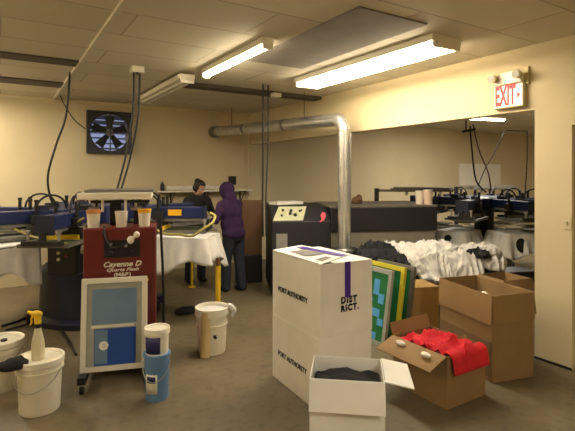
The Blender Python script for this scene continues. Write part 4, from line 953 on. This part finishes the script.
# ---------------------------------------------------------------- people
def blob(name, shapes, voxel, m, parent, smooth_it=6, cut=None):
    mb = MB()
    for s in shapes:
        if s[0] == 'c': mb.cap(*s[1:])
        else: mb.ell(s[1], s[2], s[3] if len(s) > 3 else None, 18, 12)
    me = bpy.data.meshes.new(name); me.from_pydata([tuple(p) for p in mb.v], [], mb.f); tidy(me, False)
    o = bpy.data.objects.new(name, me); COL.objects.link(o)
    a = o.modifiers.new('r', 'REMESH'); a.mode = 'VOXEL'; a.voxel_size = voxel; a.use_smooth_shade = True
    b = o.modifiers.new('s', 'SMOOTH'); b.iterations = smooth_it; b.factor = 0.5
    bpy.context.view_layer.update()
    me2 = bpy.data.meshes.new_from_object(o.evaluated_get(bpy.context.evaluated_depsgraph_get()))
    bpy.data.objects.remove(o); bpy.data.meshes.remove(me)
    if cut:
        bm = bmesh.new(); bm.from_mesh(me2)
        bmesh.ops.delete(bm, geom=[v for v in bm.verts if cut(v.co)], context='VERTS'); bm.to_mesh(me2); bm.free()
    me2.materials.clear(); me2.materials.append(M[m])
    for p in me2.polygons: p.use_smooth = True
    o = bpy.data.objects.new(name, me2); COL.objects.link(o); o.parent = parent
    return o
V = Vector
def hand(wr, d, palm_n, s=1.0):
    """palm and five bent fingers; d = pointing direction, palm_n = palm side"""
    d = V(d).normalized(); n_ = V(palm_n); n_ = (n_ - d * n_.dot(d)).normalized(); x = d.cross(n_)
    out = [('c', V(wr), V(wr) + d * 0.03 * s, 0.024 * s, 0.026 * s)]
    for k in range(4):
        o_ = (k - 1.5) * 0.0195 * s
        kn = V(wr) + d * 0.085 * s + x * o_
        out.append(('c', V(wr) + d * 0.02 * s + x * o_ * 0.7, kn, 0.0145 * s, 0.0115 * s))
        ln = (0.07, 0.08, 0.075, 0.058)[k] * s
        p1 = kn + (d * 0.9 + n_ * 0.35).normalized() * ln * 0.5; p2 = p1 + (d * 0.55 + n_ * 0.8).normalized() * ln * 0.5
        out += [('c', kn, p1, 0.0098 * s, 0.0088 * s), ('c', p1, p2, 0.0088 * s, 0.0075 * s)]
    th = V(wr) + d * 0.025 * s - x * 0.022 * s
    t1 = th + (d * 0.6 - x * 0.8 + n_ * 0.3).normalized() * 0.04 * s; t2 = t1 + (d * 0.9 - x * 0.1 + n_ * 0.4).normalized() * 0.034 * s
    out += [('c', th, t1, 0.0135 * s, 0.011 * s), ('c', t1, t2, 0.011 * s, 0.009 * s)]
    return out
def head(c, rot, s=1.0):
    """skull centred at c; local x = face forward, z = up"""
    T = lambda x, y, z: V(c) + rot @ (V((x, y, z)) * s)
    E = lambda p, r: ('e', T(*p), tuple(v * s for v in r), rot)
    sh = [E((-0.012, 0, 0.03), (0.096, 0.076, 0.088)), E((0.03, 0, -0.045), (0.058, 0.054, 0.068)), E((0.055, 0, -0.088), (0.03, 0.03, 0.022)),
          ('c', T(0.085, 0, 0.012), T(0.108, 0, -0.026), 0.009 * s, 0.014 * s), E((0.094, 0, -0.03), (0.014, 0.017, 0.01)),
          E((0.07, 0.034, 0.022), (0.018, 0.024, 0.009)), E((0.07, -0.034, 0.022), (0.018, 0.024, 0.009)),
          E((0.052, 0.043, -0.03), (0.028, 0.024, 0.026)), E((0.052, -0.043, -0.03), (0.028, 0.024, 0.026)),
          E((0.079, 0, -0.058), (0.014, 0.024, 0.008)), E((0.078, 0, -0.068), (0.013, 0.021, 0.007)),
          E((-0.005, 0.08, -0.008), (0.02, 0.008, 0.032)), E((-0.005, -0.08, -0.008), (0.02, 0.008, 0.032))]
    return sh, T
def face(t, T, rot, s=1.0):
    for sg in (-1, 1):
        e = obj('eye', MB().ell(T(0.076, sg * 0.034, 0.004), (0.010 * s, 0.014 * s, 0.008 * s), rot), 'paper', t, smooth=True)
        obj('iris', MB().ell(T(0.084, sg * 0.034, 0.004), (0.004 * s, 0.006 * s, 0.006 * s), rot), 'hair', e, smooth=True)
        obj('eyebrow', MB().tube([T(0.084, sg * 0.018, 0.026), T(0.086, sg * 0.036, 0.03), T(0.076, sg * 0.056, 0.024)], 0.004 * s), 'hair', t, smooth=True)
    obj('mouth', MB().ell(T(0.086, 0, -0.063), (0.008 * s, 0.021 * s, 0.006 * s), rot), 'lip', t, smooth=True)
def figure(label, loc, rz, H, lean, tilt, turn, hands, stance, top_m, leg_m, hooded=False, elbow_out=0.16):
    """local x = the way the person faces; hands = (left wrist, right wrist) in local coordinates"""
    t = thing('person', label, 'person', loc, rz); s = H / 1.7
    hip = 0.90 * s; cs, sn = math.cos(lean), math.sin(lean)
    U = lambda x, y, z: V((x * cs + (z - hip) * sn, y, hip + (z - hip) * cs - x * sn))      # upper body leans about the hips
    up = Matrix.Rotation(lean, 3, 'Y')
    chest, belly, neck0 = U(0, 0, 1.28 * s), U(0.01, 0, 1.06 * s), U(-0.005, 0, 1.43 * s)
    hc = U(0.035, 0, 1.595 * s)
    hrot = Matrix.Rotation(turn, 3, 'Z') @ Matrix.Rotation(lean * 0.6 + tilt, 3, 'Y')
    hs, T = head(hc, hrot, s)
    body = list(hs)
    body += [('c', neck0, hc - hrot @ V((0.025, 0, 0.03)), 0.052 * s, 0.05 * s)]
    torso = [('e', chest, (0.115 * s, 0.165 * s, 0.19 * s), up), ('e', belly, (0.105 * s, 0.145 * s, 0.17 * s), up), ('e', V((0, 0, hip)), (0.115 * s, 0.16 * s, 0.13 * s)),
             ('c', U(0, 0.13 * s, 1.385 * s), U(0, -0.13 * s, 1.385 * s), 0.062 * s, 0.062 * s)]
    arms = []; sleeves = []; cuff = []
    for sg, w_ in ((1, hands[0]), (-1, hands[1])):
        sh_ = U(0, sg * 0.185 * s, 1.375 * s); w_ = V(w_); mid = (sh_ + w_) / 2; d_ = w_ - sh_
        L = 0.285 * s; hl = min(d_.length / 2, L * 0.995); bend = math.sqrt(max(0.0, L * L - hl * hl))
        bd = V((-0.35, sg * elbow_out * 4, -1.0)); bd = (bd - d_.normalized() * bd.dot(d_.normalized())).normalized()
        el_ = mid + bd * bend
        arms += [('c', sh_, el_, 0.05 * s, 0.038 * s), ('c', el_, w_, 0.036 * s, 0.025 * s)]
        sleeves += [('c', sh_, el_, 0.072 * s, 0.058 * s), ('c', el_, el_.lerp(w_, 0.93), 0.056 * s, 0.041 * s)]
        arms += hand(w_, (w_ - el_).normalized() + V((0.3, 0, -0.25)), (0, 0, -1), s)
    legs = []; trs = []; shoes = []
    for sg, (fx_, fy_) in ((1, stance[0]), (-1, stance[1])):
        h_ = V((0, sg * 0.09 * s, hip - 0.02)); an = V((fx_, fy_, 0.085)); kn = (h_ + an) / 2 + V((0.03, 0, 0.02))
        legs += [('c', h_, kn, 0.082 * s, 0.054 * s), ('c', kn, an, 0.052 * s, 0.036 * s), ('c', an - V((0.02, 0, 0.035)), an + V((0.12, 0, -0.055)), 0.034, 0.026)]
        trs += [('c', h_, kn, 0.11 * s, 0.088 * s), ('c', kn, an + V((-0.005, 0, -0.02)), 0.084 * s, 0.072 * s)]
        shoes.append((an, sg))
    blob('body', body + torso + arms + legs, 0.0052, 'skin', t, 3)
    face(t, T, hrot, s)
    top = [('e', chest, (0.155 * s, 0.212 * s, 0.21 * s), up), ('e', belly, (0.155 * s, 0.21 * s, 0.2 * s), up), ('e', V((0.0, 0, hip + 0.01)), (0.165 * s, 0.214 * s, 0.13 * s)),
           ('c', U(0, 0.12 * s, 1.385 * s), U(0, -0.12 * s, 1.385 * s), 0.08 * s, 0.08 * s), ('c', neck0 - V((0.01, 0, 0.03)), neck0 + V((0.0, 0, 0.02)), 0.075 * s, 0.06 * s)] + sleeves
    tp = blob('sweatshirt', top, 0.011, top_m, t, 22)
    blob('trousers', trs + [('e', V((-0.01, 0, hip - 0.03)), (0.132 * s, 0.17 * s, 0.12 * s))], 0.011, leg_m, t, 4)
    for an, sg in shoes:
        sh_ = blob('shoe', [('e', V((an.x - 0.015, an.y, 0.045)), (0.055, 0.042, 0.044)), ('e', V((an.x + 0.085, an.y, 0.038)), (0.09, 0.046, 0.036)), ('c', V((an.x - 0.01, an.y, 0.05)), V((an.x - 0.01, an.y, 0.09)), 0.045, 0.043)], 0.008, 'shoe', t, 3, None)
        for v in sh_.data.vertices: v.co.z = max(v.co.z, 0.002)
    if hooded:
        inv = hrot.inverted()
        def openface(co):
            q = inv @ (co - V(hc)) / s
            return q.x > 0.065 and abs(q.y) < 0.075 and -0.105 < q.z < 0.085
        hd_ = blob('hood', [('e', T(-0.018, 0, 0.025), (0.128 * s, 0.108 * s, 0.122 * s), hrot), ('e', T(0.0, 0, -0.05), (0.108 * s, 0.094 * s, 0.1 * s), hrot), ('c', T(-0.06, 0, 0.06), T(-0.105, 0, 0.03), 0.07 * s, 0.045 * s), ('c', T(-0.05, 0, -0.1), neck0 - V((0.03, 0, 0.03)), 0.09 * s, 0.1 * s)], 0.009, top_m, t, 5, openface)
        m_ = hd_.modifiers.new('s', 'SOLIDIFY'); m_.thickness = 0.008; m_.offset = 1
    else:
        inv = hrot.inverted()
        def off(co):
            q = inv @ (co - V(hc)) / s
            return (q.x > 0.04 and q.z < 0.075) or q.z < -0.075 or (q.x > 0.025 and q.z < -0.02)
        h_ = blob('hair', [('e', T(-0.018, 0, 0.036), (0.103 * s, 0.086 * s, 0.093 * s), hrot), ('e', T(-0.028, 0, -0.015), (0.08 * s, 0.098 * s, 0.078 * s), hrot), ('e', T(-0.095, 0, 0.075), (0.045 * s, 0.045 * s, 0.042 * s), hrot)], 0.007, 'hair', t, 3, off)
        m_ = h_.modifiers.new('s', 'SOLIDIFY'); m_.thickness = 0.005; m_.offset = 1
    return t
RZV = -TH                                    # world angle of "screen right"
# worker in purple: faces left towards the press
pu = onfloor(234, 291)
figure('person in a purple hooded sweatshirt and dark jeans bending over the press', pu, RZV + PI + R_(-42), 1.62, R_(12), R_(16), R_(6), ((0.30, 0.24, 1.07), (0.32, 0.05, 1.09)), ((0.06, 0.11), (-0.06, -0.11)), 'hoodie', 'denim', True)
wo = at(195, 7.55); 
figure('person in a black top with tied dark hair looking down behind the press', wo, RZV - PI / 2 + R_(40), 1.66, R_(10), R_(24), R_(18), ((0.26, 0.24, 1.07), (0.30, -0.12, 1.07)), ((0.02, 0.11), (0.0, -0.11)), 'cottond', 'denim', False)

# ---------------------------------------------------------------- camera and view
cd = bpy.data.cameras.new('camera'); cam = bpy.data.objects.new('camera', cd); COL.objects.link(cam)
cam.location = (0, 0, CAMH); cam.rotation_euler = (PI / 2, 0, -TH)
cd.sensor_fit = 'HORIZONTAL'; cd.sensor_width = 36; cd.lens = 36 * FOC / 575.0
cd.shift_y = -(431 / 2 - HY) / 575.0; cd.clip_start = 0.05
C.camera = cam
C.view_settings.view_transform = 'Standard'; C.view_settings.look = 'None'; C.view_settings.gamma = 1.0; C.view_settings.exposure = 0.55
C.cycles.max_bounces = 8; C.cycles.diffuse_bounces = 5
